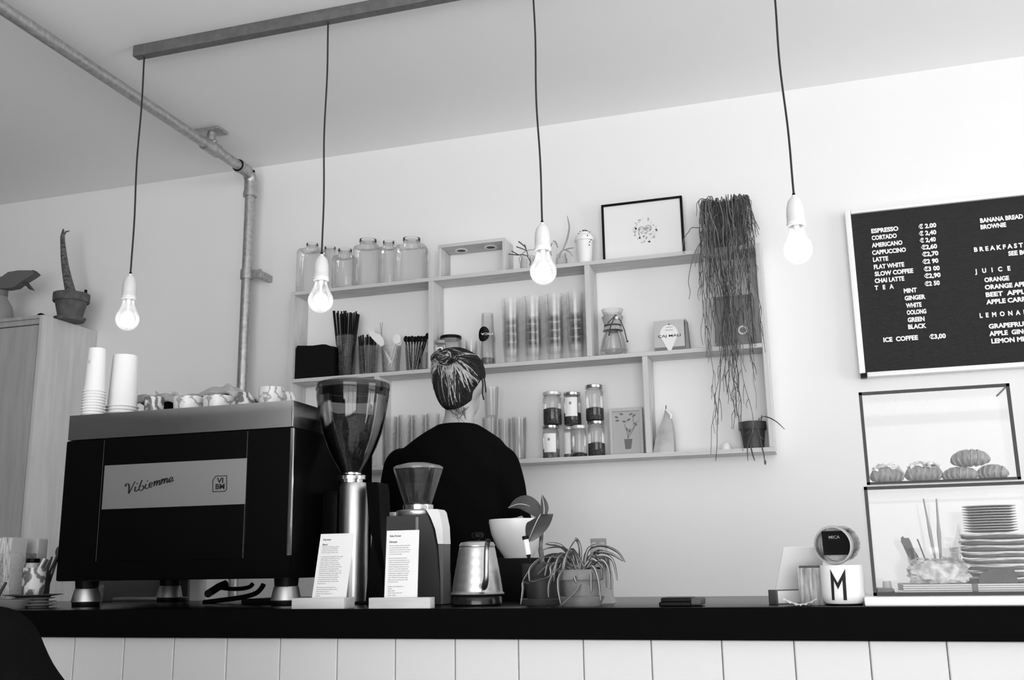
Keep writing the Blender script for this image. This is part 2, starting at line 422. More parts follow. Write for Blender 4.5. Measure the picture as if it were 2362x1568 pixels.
LAMPS = [((333,128),(301,632),(292,762), .0368, 'bare glowing bulb on a black cord, leftmost of the four pendants'),
         ((757,45),(742,587),(739,721), .0377, 'bare glowing bulb hanging in front of the shelf left end'),
         ((1239,-200),(1248.5,514),(1256,656), .0377, 'bare glowing bulb hanging in front of the shelf middle'),
         ((1790,-200),(1831,451),(1844,608), .0385, 'bare glowing bulb hanging before plain white wall near the menu board')]
for (c0, c1, b, R, lab) in LAMPS:
    s = at(c1[0], c1[1], YL); bot = at(b[0], b[1], YL); X = (s.x+bot.x)/2; zt, zb = s.z, bot.z; H = zt-zb
    top = at(c0[0], c0[1], YL); top.z = RZ-.0415
    if c0[1] < 0: top.x = X-.012
    t = thing('pendant_lamp', lab, 'lamp', (X, YL, RZ-.0415), 'bare bulb pendants')
    pts = []
    for i in range(25):
        u = i/24; w = .006*math.sin(u*PI*3)*(1-u)*u*2
        pts.append((top.x+(X-top.x)*u+w, YL, top.z+(zt+.004-top.z)*u))
    MB().tube(pts, .0028, 8).build('cord', m_cord, t)
    hs = H*.40                               # porcelain socket
    sr = R*.60
    MB().lathe([(0,0),(.006,0),(.006,-.006),(sr*.45,-.007),(sr*.75,-.016),(sr*.93,-.032),(sr,-.05),(sr,-hs*.80),(sr*.97,-hs*.82),(sr,-hs*.84),(sr,-hs),(sr*.80,-hs),(sr*.8,-hs+.01),(0,-hs+.01)], (X, YL, zt), 32).build('socket', m_porc, t)
    MB().lathe([(0,.006),(.004,.006),(.004,-.001),(0,-.001)], (X, YL, zt), 10).build('cord_grip', m_black, t)
    MB().lathe([(sr*.78,0),(sr*1.04,0),(sr*1.06,-.003),(sr*1.04,-.009),(sr*.8,-.011)], (X, YL, zt-hs), 32).build('socket_ring', m_white, t)
    zc = zb+R
    pr = [(.0,-R)]
    for i in range(1, 13):
        a = -PI/2+i*(PI/2+.62)/12; pr.append((R*math.cos(a), R*math.sin(a)))
    nk = sr*.74; z_n = (zt-hs-.006)-zc
    r0, z0 = pr[-1]
    for i in range(1, 9):
        u = i/8; e = u*u*(3-2*u); pr.append((r0+(nk-r0)*(1-(1-u)**1.7), z0+(z_n-z0)*u))
    MB().lathe(pr, (X, YL, zc), 36).build('bulb', m_bulbg, t)
    MB().ball((X, YL, zc-.002), R*.62, R*.62, R*.66).build('glow_core', m_glow, t)
    MB().lathe([(.0,z_n),(nk*.45,z_n),(nk*.4,z_n-.012),(.004,z_n-.02),(.003,R*.55),(0,R*.55)], (X, YL, zc), 14).build('stem', m_white, t)

# ================================================================== plywood wall shelf
SY0, SY1 = 3.58, 3.699
SXL, SXR, ST, SM, SB = -2.045, -.160, 2.252, 1.887, 1.521   # tops of the three boards
BT = .0145
def ply(name, axis):
    """plywood: light veneer faces, thin darker glue lines on the edges across `axis`"""
    m = mat(name, .60, .6); nt = m.node_tree; b = nt.nodes['Principled BSDF']; N = nt.nodes.new; L = nt.links.new
    tc = N('ShaderNodeTexCoord'); w = N('ShaderNodeTexWave'); w.bands_direction = axis; w.inputs['Scale'].default_value = 62; w.inputs['Distortion'].default_value = .6; w.inputs['Detail'].default_value = 1
    mp = N('ShaderNodeMapping'); mp.inputs['Scale'].default_value = (2, 9, 9) if axis == 'Z' else (9, 9, 2)
    n = N('ShaderNodeTexNoise'); n.inputs['Scale'].default_value = 5; n.inputs['Detail'].default_value = 5
    L(tc.outputs['Object'], mp.inputs[0]); L(mp.outputs[0], n.inputs['Vector']); L(tc.outputs['Object'], w.inputs[0])
    r1 = N('ShaderNodeValToRGB'); r1.color_ramp.elements[0].color = (.38,.38,.38,1); r1.color_ramp.elements[1].color = (.64,.64,.64,1)
    r1.color_ramp.elements[0].position = .05; r1.color_ramp.elements[1].position = .55
    r2 = N('ShaderNodeValToRGB'); r2.color_ramp.elements[0].color = (.50,.50,.50,1); r2.color_ramp.elements[1].color = (.64,.64,.64,1)
    r2.color_ramp.elements[0].position = .3; r2.color_ramp.elements[1].position = .7
    L(w.outputs['Fac'], r1.inputs[0]); L(n.outputs['Fac'], r2.inputs[0])
    ge = N('ShaderNodeNewGeometry'); sx = N('ShaderNodeSeparateXYZ'); L(ge.outputs['True Normal'], sx.inputs[0])
    ab = N('ShaderNodeMath'); ab.operation = 'ABSOLUTE'; L(sx.outputs['Y'], ab.inputs[0])
    gt = N('ShaderNodeMath'); gt.operation = 'GREATER_THAN'; gt.inputs[1].default_value = .9; L(ab.outputs[0], gt.inputs[0])
    mx = N('ShaderNodeMixRGB'); L(gt.outputs[0], mx.inputs[0]); L(r2.outputs[0], mx.inputs[1]); L(r1.outputs[0], mx.inputs[2]); L(mx.outputs[0], b.inputs['Base Color'])
    return m
m_plyh, m_plyv = ply('plywood_boards', 'Z'), ply('plywood_uprights', 'X')
t = thing('wall_shelf', 'pale plywood wall shelf with open compartments behind the barista', 'shelf', ((SXL+SXR)/2, 3.64, SB-BT))
e = .0006
MB().box(SXL+.018+e, SXR-.018-e, SY0, SY1, ST-BT, ST, bev=.0006, seg=1).build('top_board', m_plyh, t)
MB().box(SXL+.018+e, SXR-.018-e, SY0, SY1, SM-BT, SM, bev=.0006, seg=1).build('middle_board', m_plyh, t)
MB().box(SXL, SXR, SY0, SY1, SB-BT, SB, bev=.0006, seg=1).build('bottom_board', m_plyh, t)
MB().box(SXL, SXL+.018, SY0, SY1, SB+e, ST, bev=.0006, seg=1).build('side_panel', m_plyv, t)
MB().box(SXR-.018, SXR, SY0, SY1, SB+e, ST+.002, bev=.0006, seg=1).build('side_panel', m_plyv, t)
for x, z0, z1 in ((-1.426, SM, ST-BT), (-.797, SM, ST-BT), (-.594, SB, SM-BT), (at(866, 1060, SY0).x, SB, SM-BT)):
    MB().box(x-.010, x+.010, SY0, SY1, z0+e, z1-e, bev=.0006, seg=1).build('divider', m_plyv, t)

# ================================================================== tall cupboard at the left
m_cabf = mat('cupboard_front_shaded', .36, .55, noise=(6, .32, .39), stretch=(7, 7, .6))  # front made darker than the side, its shade put into the colour
CX, CY0, CZ = -3.085, 3.364, 2.199
t = thing('tall_cupboard', 'tall plain wooden cupboard against the wall at the left edge', 'cupboard', (CX-.3, 3.53, 0))
MB().box(CX-.66, CX-.018, CY0+.02, RY1-.002, 0, CZ-.014).build('body', m_cabf, t, smooth=False)
MB().box(CX-.018, CX, CY0, RY1-.002, 0, CZ, bev=.001).build('side_panel', mat('cupboard_side_lit', .56, .55, noise=(6, .50, .60), stretch=(7, 7, .6)), t)  # lighter copy of the same wood, window light put into the colour
MB().box(CX-.66, CX-.0185, CY0-.004, RY1-.002, CZ-.014, CZ, bev=.001).build('top_panel', m_cabf, t)
MB().box(CX-.655, CX-.022, CY0+.002, CY0+.019, .06, CZ-.042, bev=.001).build('door', m_cabf, t)
MB().box(CX-.655, CX-.022, CY0+.004, CY0+.0195, CZ-.036, CZ-.0145, bev=.001).build('rail', m_cabf, t)
# ================================================================== things on the cupboard
x, r = rc(123, 208, 683, 3.50); z0 = CZ; zt = 2.320
t = thing('potted_succulent', 'dark terracotta pot with one tall mottled stem on top of the cupboard', 'potted plant', (x, 3.50, z0))
h = zt-z0
MB().lathe([(0,.012),(r*.66,.012),(r*.9,h*.70),(r*1.0,h*.70),(r*1.03,h*.73),(r*1.03,h),(r*.93,h),(r*.9,h*.9),(0,h*.9)], (x, 3.5, z0), 36).build('pot', m_terra, t)
MB().lathe([(0,0),(r*.80,0),(r*.9,.014),(r*.84,.014),(r*.78,.005),(0,.005)], (x, 3.5, z0), 36).build('saucer', m_terra, t)
MB().lathe([(0,h*.905),(r*.895,h*.905)], (x, 3.5, z0), 24).build('soil', m_soil, t)
s0 = at(166, 680, 3.5); s1 = at(146, 545, 3.5); s2 = at(146, 528, 3.5)
pts = []; rr = []
for i in range(15):
    u = i/14; p = s0.lerp(s1, u); p.z = z0+h*.9+(s1.z-z0-h*.9)*u; p.x += .012*math.sin(u*2.8)*(-1)
    pts.append(p); rr.append(.0135*(1-u)**1.1+.0095)
pts.append(s2); rr.append(.003)
m_snake = mat('mottled_stem', .04, .6, noise=(70, .02, .16), stretch=(1, 1, 1.6))
MB().tube(pts, rr, 12).tube([s1, s1+Vector((.012,0,.02)), s1+Vector((.03,0,.022))], [.004,.004,.002], 6).build('stem', m_snake, t)
p = at(197, 682, 3.52)
m = MB().tube([(p.x, 3.52, z0+h*.8), (p.x, 3.52, p.z+.010)], .0055, 8); lb = m.build('plant_marker', m_white, t)
MB().tube([(p.x, 3.52, p.z+.0105), (p.x, 3.52, p.z+.026)], .0062, 8).build('cap', m_black, lb)
x1 = at(105, 722, 3.45).x
tag(MB().ball((x1+.005, 3.42, CZ+.0125), .017, .017, .013).build('black_ball', m_black), 'tiny black ball on the cupboard edge beside the pot', 'ball')

# grey spray bottle, its nozzle to the right
YS = 3.46; o = at(0, 640, YS)
t = thing('spray_bottle', 'grey plastic trigger spray bottle cut off by the left frame edge', 'spray bottle', (at(-30, 700, YS).x, YS, CZ))
m_gp = mat('grey_plastic', .13, .5); m_gp2 = mat('pale_grey_plastic', .24, .5)
def poly(pxs, Y): return [(at(a, b, Y).x, at(a, b, Y).z) for a, b in pxs]
MB().extr(poly([(-45,640),(0,643),(12,640),(26,630),(50,626),(80,626),(87,632),(76,640),(56,652),(40,664),(20,668),(-45,668)], YS), YS-.02, YS+.02).build('spray_head', m_gp, t)
MB().extr(poly([(55,652),(62,650),(78,670),(70,668)], YS), YS-.008, YS+.008).build('trigger', m_dpot, t)
MB().extr(poly([(80,624),(88,631),(84,634),(77,627)], YS), YS-.012, YS+.012).build('nozzle', m_dpot, t)
bx = at(14, 690, YS).x; 
MB().lathe([(0,0),(.055,0),(.06,.01),(.06,.05),(.05,.09),(.028,.125),(.022,.15),(0,.15)], (bx-.03, YS, CZ), 28).build('bottle', m_gp2, t)
MB().lathe([(.026,.135),(.028,.137),(.028,.16),(0,.16)], (bx-.03, YS, CZ), 24).build('collar', m_gp, t)

# ================================================================== espresso machine
MY, MX0, MX1 = 2.27, -1.968, -1.2745
MD = .47; Y1 = MY+MD
zb, zm, zt = 1.116, 1.488, 1.557
t = thing('espresso_machine', 'large black espresso machine with steel cup tray seen from behind', 'espresso machine', ((MX0+MX1)/2, MY+MD/2, CT))
m_mach = mat('black_painted_steel', .003, .35, spec=.05)
MB().box(MX0, MX1, MY, Y1, zb, zm, bev=.006).build('body', m_mach, t)
xa, xb = at(238, 1100, MY).x, at(568, 1100, MY).x
MB().box(xa, xb, MY-.004, MY+.002, zb+.05, zm-.003, bev=.0012).build('back_panel', m_mach, t)
for xx in (xa-.0012, xb+.0012):
    MB().box(xx-.0009, xx+.0009, MY-.0035, MY+.001, zb+.05, zm-.004).build('panel_seam', m_chrome, t, smooth=False)
# steel tray with a raised lip, open on top
m = MB()
for a in ((MX0+.006, MX1-.004, MY-.002, MY+.004), (MX0+.006, MX1-.004, Y1-.006, Y1), (MX0+.006, MX0+.012, MY+.004, Y1-.006), (MX1-.010, MX1-.004, MY+.004, Y1-.006)):
    m.box(*a, zm+.001, zt, bev=.0015)
m.box(MX0+.012, MX1-.010, MY+.004, Y1-.006, zt-.030, zt-.026)
m_tray = mat('steel_cup_tray', .58, .24, metal=1, bump=(7, .25))
tr = m.build('cup_tray', m_tray, t)
m = MB()
for k in range(7):
    m.box(MX0+.012, MX1-.010, MY+.04+k*.06, MY+.044+k*.06, zt-.026, zt-.022)
m.build('tray_bars', m_chrome, tr)
MB().box(MX1-.008, MX1+.003, MY-.004, MY+.006, zb+.055, zm-.002, bev=.002).build('corner_trim', m_chrome, t)
MB().box(MX1-.006, MX1-.002, MY-.0035, MY-.001, zm+.001, zt, bev=.0008).build('tray_edge', mat('bright_edge', .9, .2, metal=1), t)
# logo plate
P0, P1 = at(243, 1073, MY-.005), at(566, 1163, MY-.005)
m_plate = mat('satin_grey_plate', .22, .45, metal=.25)
pl = MB().box(P0.x, P1.x, MY-.0075, MY-.0043, at(400, 1169, MY).z, at(400, 1066, MY).z, bev=.0008).build('logo_plate', m_plate, t)
YP = MY-.0078
def stroke(m, px, w, Y, th=.0006, nib=.35):
    """a pen line through pixel points, thick on the down strokes"""
    P = [at(a, b, Y) for a, b in px]
    Q = []
    for i in range(len(P)-1):
        p0, p1, p2, p3 = P[max(i-1,0)], P[i], P[i+1], P[min(i+2,len(P)-1)]
        for k in range(6):
            u = k/6; Q.append(.5*((2*p1)+(p2-p0)*u+(2*p0-5*p1+4*p2-p3)*u*u+(3*p1-3*p2+p3-p0)*u**3))
    Q.append(P[-1]); vs = []; fs = []
    for i, q in enumerate(Q):
        d = (Q[min(i+1,len(Q)-1)]-Q[max(i-1,0)]); d = d.normalized() if d.length > 1e-9 else Vector((1,0,0))
        n = Vector((-d.z, 0, d.x)); ww = w*(nib+(1-nib)*abs(d.z)**1.3)/2
        vs += [q+n*ww, q-n*ww]
    k = len(Q); vs = vs+[v-Vector((0, th, 0)) for v in vs]
    for i in range(k-1):
        a = 2*i; fs.append((2*k+a, 2*k+a+1, 2*k+a+3, 2*k+a+2)); fs.append((a, a+2, a+3, a+1))
        fs.append((a, 2*k+a, 2*k+a+2, a+2)); fs.append((a+1, a+3, 2*k+a+3, 2*k+a+1))
    m.add(vs, fs)
L = MB(); w = .0042
def word(pts, w_=w): stroke(L, pts, w_, YP)
word([(289,1122),(292,1116),(297,1117),(298,1126),(297,1138)], .0052)                       # V down
word([(297,1138),(303,1128),(308,1117),(312,1110)], .0028)                                  # V up
word([(313,1122),(311,1131),(314,1133),(319,1129)]); word([(316,1114),(317,1116)], .004)     # i
word([(328,1107),(323,1119),(321,1129),(326,1131),(331,1126),(330,1120),(325,1121)], .0042)  # b
word([(337,1116),(335,1125),(338,1127),(342,1124)]); word([(340,1108),(341,1110)], .004)     # i
word([(344,1121),(350,1117),(351,1113),(347,1113),(344,1119),(346,1124),(352,1121)])         # e
def mm(x, y):
    word([(x,y-8),(x+2,y-10),(x+1,y-3),(x,y+1)]); word([(x+1,y-4),(x+6,y-11),(x+8,y-10),(x+7,y-4),(x+6,y)])
    word([(x+7,y-5),(x+12,y-12),(x+14,y-11),(x+13,y-5),(x+13,y-2),(x+17,y-5)])
mm(355, 1120); mm(372, 1115)
word([(390,1110),(397,1105),(398,1101),(394,1101),(390,1107),(392,1112),(401,1107)])         # e
L.build('script_lettering', m_ink, pl)
G = MB()
fr = [(491,1099),(523,1097),(523,1126),(518,1132),(491,1133),(491,1104)]
G2 = [(494,1103),(498,1098),(523,1097),(523,1128),(518,1133),(491,1134),(491,1108),(494,1103)]
for a, b in zip(G2, G2[1:]):
    A, B = at(*a, YP), at(*b, YP); d = (B-A).normalized(); n = Vector((-d.z, 0, d.x))*.0009
    A = A-d*.0008; B = B+d*.0008
    G.add([A+n, A-n, B-n, B+n, A+n-Vector((0,.0006,0)), A-n-Vector((0,.0006,0)), B-n-Vector((0,.0006,0)), B+n-Vector((0,.0006,0))],
          [(0,1,2,3),(7,6,5,4),(0,4,5,1),(1,5,6,2),(2,6,7,3),(3,7,4,0)])
a = at(500, 1114, YP); b = at(515, 1113, YP); G.text('VI', a, .0135, width=b.x-a.x, bold=.03)
a = at(497, 1128, YP); b = at(518, 1127, YP); G.text('BM', a, .0135, width=b.x-a.x, bold=.03)
G.build('emblem', m_ink, pl)
# feet
m_foot = mat('turned_steel_foot', .6, .42, metal=1)
for fx, fy in ((-1.915, 2.33), (-1.316, 2.33), (-1.905, 2.68), (-1.316, 2.68)):
    f = MB().lathe([(0,.046),(.030,.046),(.031,.044),(.038,.013),(.037,.011),(0,.011)], (fx, fy, CT), 32).build('foot', m_foot, t)
    MB().lathe([(0,0),(.034,0),(.035,.002),(.035,.0108),(0,.0108)], (fx, fy, CT), 28).build('rubber_pad', m_black, f)
    MB().lathe([(0,.070),(.031,.070),(.029,.0465),(0,.0465)], (fx, fy, CT), 24).build('bolt_socket', m_black, f)

# ---------------- behind and under the machine
tag(MB().box(at(445,1390,2.74).x, at(466,1390,2.74).x, 2.72, 2.76, CT, CT+.085, bev=.002).build('white_block', m_white), 'upright white block on the counter behind the machine feet', 'block')
hose = MB()
def hpts(l, Y): return [at(a, b, Y) for a, b in l]
tag(MB().tube(hpts([(522,1346),(505,1353),(485,1366)], 2.48)+[at(480,1369,2.46)], .0105, 12).build('hose', m_black), 'short black hose end hanging under the machine', 'hose')
def smoothc(P, k=6):
    Q = []
    for i in range(len(P)-1):
        p0, p1, p2, p3 = P[max(i-1,0)], P[i], P[i+1], P[min(i+2,len(P)-1)]
        for j in range(k):
            u = j/k; Q.append(.5*((2*p1)+(p2-p0)*u+(2*p0-5*p1+4*p2-p3)*u*u+(3*p1-3*p2+p3-p0)*u**3))
    return Q+[P[-1]]
tag(MB().tube(smoothc(hpts([(508,1353),(515,1356),(535,1358),(560,1357),(576,1353),(583,1346)], 2.52)), .0058, 12).build('hose', m_black), 'inner black hose looping under the machine beside its right foot', 'hose')
tag(MB().tube(smoothc(hpts([(470,1389),(510,1384),(560,1377),(590,1368),(603,1356),(608,1347)], 2.50)), .0066, 12).build('hose', m_black), 'outer black hose curving up from the counter beside the right foot', 'hose')
tag(MB().box(-1.50, -1.30, 2.42, 2.60, CT, CT+.013, bev=.004).build('drip_mat', m_black), 'thin black mat lying under the hoses', 'mat')
t2 = thing('steel_tray', 'grey steel tray with a high back under the left half of the machine', 'tray', (at(310,1390,2.70).x, 2.72, CT))
MB().box(at(246,1390,2.70).x, at(430,1390,2.70).x, 2.725, 2.76, CT, CT+.012, bev=.003).build('floor', m_steel, t2)
MB().box(at(226,1390,2.77).x, at(436,1390,2.77).x, 2.761, 2.775, CT, CT+.095, bev=.003).build('back', mat('dull_steel', .12, .5, metal=.4), t2)
xg, rg = rc(214, 240, 1370, 2.52)
t2 = thing('glass_tumbler', 'cut glass tumbler under the machine beside its left foot', 'glass', (xg, 2.52, CT))
MB().lathe([(0,.004),(rg*.8,.004),(rg,.055),(rg*.94,.055),(rg*.74,.008),(0,.008)], (xg, 2.52, CT), 20).build('wall', m_glassp, t2)
MB().lathe([(0,0),(rg*.8,0),(rg*.8,.004),(0,.004)], (xg, 2.52, CT), 20).build('base', m_glassp, t2)

# ================================================================== cups on the tray
ZT = zt-.0195
def cup_stack(xl, xr, py, ptop, Y, n, pitch, narrow, name):
    x, r = rc(xl, xr, py, Y); x = max(x, MX0+.0135+r)
    c0 = None; hh = at((xl+xr)/2, ptop, Y).z-ZT-(n-1)*pitch
    for k in range(n):
        z = ZT+k*pitch
        lab = '%s inverted white paper cup in the %s' % (ORD[k] if k < n-1 else 'topmost', name)
        if c0 is None:
            c0 = thing('paper_cup', lab, 'paper cup', (x, Y, z), 'inverted paper cups on the machine')
            MB().lathe([(r*.90,.003),(narrow*r,hh),(narrow*r*.93,hh),(narrow*r*.9,hh-.004),(0,hh-.004)], (x, Y, z), 40).build('wall', m_cup, c0)
            MB().lathe([(r*.906,.0046),(r*.97,.0045),(r,.0033),(r,.0014),(r*.97,.0003),(r*.906,.0002)], (x, Y, z), 40).build('rim', m_cup, c0)
        else: c0 = dup_first(c0, (x, Y, z), lab)
    return c0
def dup_first(o, loc, lab): return dup(o, loc, lab)
top = cup_stack(184, 240, 945, 806, 2.312, 12, .0080, .72, 'taller left stack')
a = at(206, 838, 2.285)
n = MB().text('N', (a.x-.004, 2.288, a.z), .011, right=(.6, -.8, 0), bold=.02); n.build('lettering', m_ink, top)
cup_stack(243, 321, 940, 822, 2.40, 7, .0092, .76, 'shorter right stack')
def ecup(xl, xr, pyt, Y, m_, lab, inv=False, taper=.80):
    x, r = rc(xl, xr, pyt, Y); H = at((xl+xr)/2, pyt, Y).z-ZT
    t = thing('espresso_cup', lab, 'cup', (x, Y, ZT), 'marbled cups on the machine')
    if inv: pr = [(r*1.0,0),(r,.01),(r*.93,H*.55),(r*.72,H*.86),(r*.5,H*.97),(r*.5,H),(r*.42,H),(r*.4,H-.005),(0,H-.005)]
    else: pr = [(0,0),(r*taper*.8,0),(r*taper*.95,.006),(r*.97,H*.6),(r,H),(r*.94,H),(r*.88,H*.5),(r*.7,.01),(0,.008)]
    MB().lathe(pr, (x, Y, ZT), 36).build('bowl', m_, t)
    return t, x, r, H
ecup(333, 380, 917, 2.44, m_marble, 'dark marbled espresso cup, nearest the paper cup stacks')
ecup(372, 402, 915, 2.56, m_black, 'black cup half hidden between two marbled espresso cups')
ecup(400, 471, 917, 2.40, m_marblel, 'pale marbled espresso cup left of centre on the tray')
ecup(468, 540, 915, 2.41, m_marblel, 'pale marbled espresso cup under the towel fold at tray centre')
ecup(533, 594, 906, 2.40, m_marble, 'marbled cup turned upside down in the folded towel', inv=True)
t3, x, r, H = ecup(597, 658, 895, 2.42, m_marblel, 'tallest pale marbled cup at the right end of the tray', taper=.95)
ecup(640, 688, 905, 2.56, m_marblel, 'pale cup upside down at the right corner of the tray', inv=True)
# towel
zt_ = lambda px, py: at(px, py, 2.58).z
tp = [(322,914),(345,917),(370,915),(400,914),(430,915),(455,917),(478,912),(500,901),(525,896),(545,892),(562,897),(574,908),(583,917)]
cols = [at(a, b, 2.58) for a, b in tp]
def towel(u, v):
    k = u*(len(cols)-1); i = min(int(k), len(cols)-2); p = cols[i].lerp(cols[i+1], k-i)
    w = .012+.05*math.exp(-((u-.75)/.28)**2)
    return Vector((p.x+.012*math.sin(v*7+u*9), 2.56+(v-.5)*.15, ZT+(p.z-ZT)*(1-.9*abs(v-.45)**1.6)+.003*math.sin(u*40+v*9)))
m_towel = mat('grey_cotton_towel', .42, .95, spec=.1, noise=(50, .34, .5), bump=(500, .4))
t = thing('folded_towel', 'grey cotton towel draped over the cups on the machine', 'towel', (-1.55, 2.56, ZT))
MB().sheet(towel, 60, 14, .006).build('cloth', m_towel, t)
m = MB()
for k, (c0, c1) in enumerate((((395,912),(402,904)),((410,913),(398,905)),((362,914),(360,903)),((330,918),(325,912)))):
    A, B = at(*c0, 2.55), at(*c1, 2.55); m.tube([A, (A+B)/2+Vector((.003,0,.002)), B], [.004,.0045,.003], 7)
m.build('tassels', m_towel, t)
# ================================================================== left end of the counter
YN = 2.42
x0, x1 = at(8, 1300, YN).x, at(86, 1300, YN).x
for k in range(10):
    u = k/9; xx = x0+(x1-x0)*.42*u
    zt_k = at(20, 1241+random.uniform(0, 4), YN).z
    wv = (x1-x0)*.5 if k > 6 else .09
    m = MB(); ph = random.uniform(0, 6)
    m.sheet(lambda a, b, xx=xx, zt_k=zt_k, ph=ph: Vector((xx+.004*math.sin(b*4+ph)-.010*(1-b)*(1 if u < .5 else -.3), YN-.03+a*.06, CT+.014+(zt_k-CT-.012)*b)), 4, 6, .0022)
    o = m.build('napkin', m_paper)
    tag(o, '%s upright folded napkin in the glass at the left edge' % (['leftmost']+['second','third','fourth','fifth','sixth','seventh','eighth','ninth'][0:8]+['rightmost'])[k] if k in (0, 9) else '%s upright folded napkin from the left in the edge glass' % ['','second','third','fourth','fifth','sixth','seventh','eighth','ninth'][k], 'napkin', 'folded napkins in the glass')
xc = at(62, 1300, YN+.1).x
tag(MB().box(xc-.045, xc+.050, YN+.085, YN+.125, CT, at(60, 1243, YN+.1).z, bev=.006).build('napkin_pack', mat('grey_paper', .55, .85)), 'thick grey folded napkin pack beside the upright napkins', 'napkin pack')
xc = at(28, 1300, YN).x+.04
t = thing('napkin_glass', 'wide clear glass holding napkins at the left frame edge', 'glass', (xc-.04, YN, CT))
rg = .062
MB().lathe([(0,.010),(rg*.92,.010),(rg,.03),(rg,.145),(rg*.97,.145),(rg*.97,.03),(rg*.88,.013)], (xc-.04, YN, CT), 36).build('wall', m_glassp, t)
MB().lathe([(0,0),(rg*.9,0),(rg*.92,.009),(0,.009)], (xc-.04, YN, CT), 36).build('base', m_glass, t)
# small lidded jar
YJ = 2.395; x, r = rc(60, 92, 1296, YJ); zt_ = at(76, 1288, YJ).z
t = thing('lidded_jar', 'small pale jar with a black lid behind the marbled cup', 'jar', (x, YJ, CT))
MB().lathe([(0,0),(r*1.05,0),(r*1.1,.01),(r*1.1,zt_-CT-.03),(r*.95,zt_-CT-.012),(0,zt_-CT-.012)], (x, YJ, CT), 28).build('body', mat('pale_jar', .5, .4), t)
MB().lathe([(r*1.0,0),(r*1.06,.002),(r*1.06,.009),(r*1.0,.0115),(0,.0115)], (x, YJ, zt_-.0115), 28).build('lid', m_black, t)
# saucers stack (under the cups)
YS2 = 2.26; xs = at(84, 1390, YS2).x
for k in range(4):
    z = CT+k*.0085; dark = k == 3
    t = thing('saucer', '%s saucer of the small stack under the marbled cup' % ['lowest grey', 'second grey', 'third grey', 'topmost dark'][k], 'saucer', (xs-.004*k, YS2, z), 'stacked saucers left of the machine')
    R = .052 if not dark else .074
    MB().lathe([(0,.0),(R*.55,0),(R*.6,.003),(R,.0075),(R*.99,.0085),(R*.6,.0045),(0,.004)], (xs-.004*k, YS2, z), 40).build('plate', m_dpot if dark else mat('grey_glazed_saucer', .30, .35), t)
zs = CT+3*.0085+.0046
x, r = rc(52, 108, 1312, YS2); zt_ = at(80, 1309, YS2).z; H = zt_-zs
t = thing('marbled_cup', 'marbled dark and pale cup on the saucer stack left of the machine', 'cup', (x, YS2, zs))
MB().lathe([(0,0),(r*.72,0),(r*.88,.006),(r*.95,.02),(r,H),(r*.95,H),(r*.9,.02),(r*.7,.008),(0,.008)], (x, YS2, zs), 36).build('bowl', m_marble, t)
x2, r2 = rc(86, 118, 1318, 2.36); zt2 = at(100, 1315, 2.36).z
t = thing('pen_cup', 'dark cylindrical cup of stirrers beside the black machine', 'cup', (x2, 2.36, CT))
MB().lathe([(0,0),(r2,0),(r2,zt2-CT),(r2*.9,zt2-CT),(r2*.88,.006),(0,.006)], (x2, 2.36, CT), 28).build('bowl', m_dpot, t)
sticks = [((92,1316),(103,1288),'white',.0035),((98,1318),(110,1290),'dark',.003),((103,1318),(116,1292),'dark',.003),((107,1318),(120,1284),'dark',.0028),((111,1318),(131,1284),'dark',.0035)]
for k, (a, b, c, rr) in enumerate(sticks):
    A, B = at(*a, 2.36), at(*b, 2.36); D = (B-A); A = A-D*.7; A.y += .006*(k-2)
    o = MB().tube([A, B], rr, 8).build('stirrer', m_white if c == 'white' else m_dpot)
    tag(o, ['glossy white stick leaning right in the dark pen cup', 'dark stick just right of the white one in the pen cup', 'second dark stick right of the white one', 'third dark stick right of the white one', 'dark stick leaning furthest over towards the machine'][k], 'stick', 'sticks in the dark cup')
A, B = at(127, 1283, 2.36), at(133, 1276, 2.36)
tag(MB().ball(B+Vector((-.004,.01,.004)), .012, .007, .016).tube([B+Vector((-.004,.01,0)), B+Vector((-.035,.01,-.10))], .003, 8).build('honey_spoon', m_dpot), 'small dark spoon with its bowl up in the pen cup', 'spoon')
A, B = at(0, 1368, 2.24), at(14, 1343, 2.24)
t = tag(MB().tube([A+Vector((-.03,0,-.052)), A, B], [.004,.004,.0035], 8).build('spoon', m_dpot), 'dark spoon handle leaning at the left frame edge', 'spoon')
xsp = at(25, 1385, 2.20).x
tag(MB().lathe([(0,0),(.035,0),(.052,.022),(.050,.023),(.033,.004),(0,.004)], (xsp, 2.20, CT), 32).build('small_dish', m_gp2), 'low pale dish at the far left end of the counter', 'dish')

# ================================================================== the big grinder
GY = 2.42; gx = -1.186
t = thing('coffee_grinder', 'tall grinder with a big smoked hopper of beans beside the machine', 'coffee grinder', (gx, GY, CT))
zl, zr, zb2 = 1.632, 1.612, 1.388
def hp(py): return at(812, py, GY).z
R = .0965
prof = [(R,zr),(R*.995,zr-.03),(R*.96,hp(935)),(R*.90,hp(965)),(R*.80,hp(1000)),(R*.66,hp(1032)),(R*.50,hp(1060)),(R*.34,hp(1082)),(.027,hp(1094))]
inner = [(r-.0025, z) for r, z in reversed(prof)]
MB().lathe(prof+inner, (gx, GY, 0), 56).build('hopper', m_smoke, t)
zbn = hp(963)
bp = [(0,zbn+.006),(R*.5,zbn+.004),(R*.86,zbn-.001)]+[(r-.004, z) for r, z in prof[4:]]+[(0,hp(1094)+.001)]
MB().lathe(bp, (gx, GY, 0), 48).build('beans', m_bean, t, kind='stuff')
lid = MB().lathe([(R*.96,zr-.012),(R*1.015,zr-.012),(R*1.02,zr-.003),(R*1.01,zr+.003),(R*.9,zr+.008),(R*.4,zr+.012),(0,zr+.013),(0,zr+.010),(R*.9,zr+.003),(R*.96,zr-.002)], (gx, GY, 0), 56).build('lid', mat('smoked_lid', .03, .12, spec=.6), t)
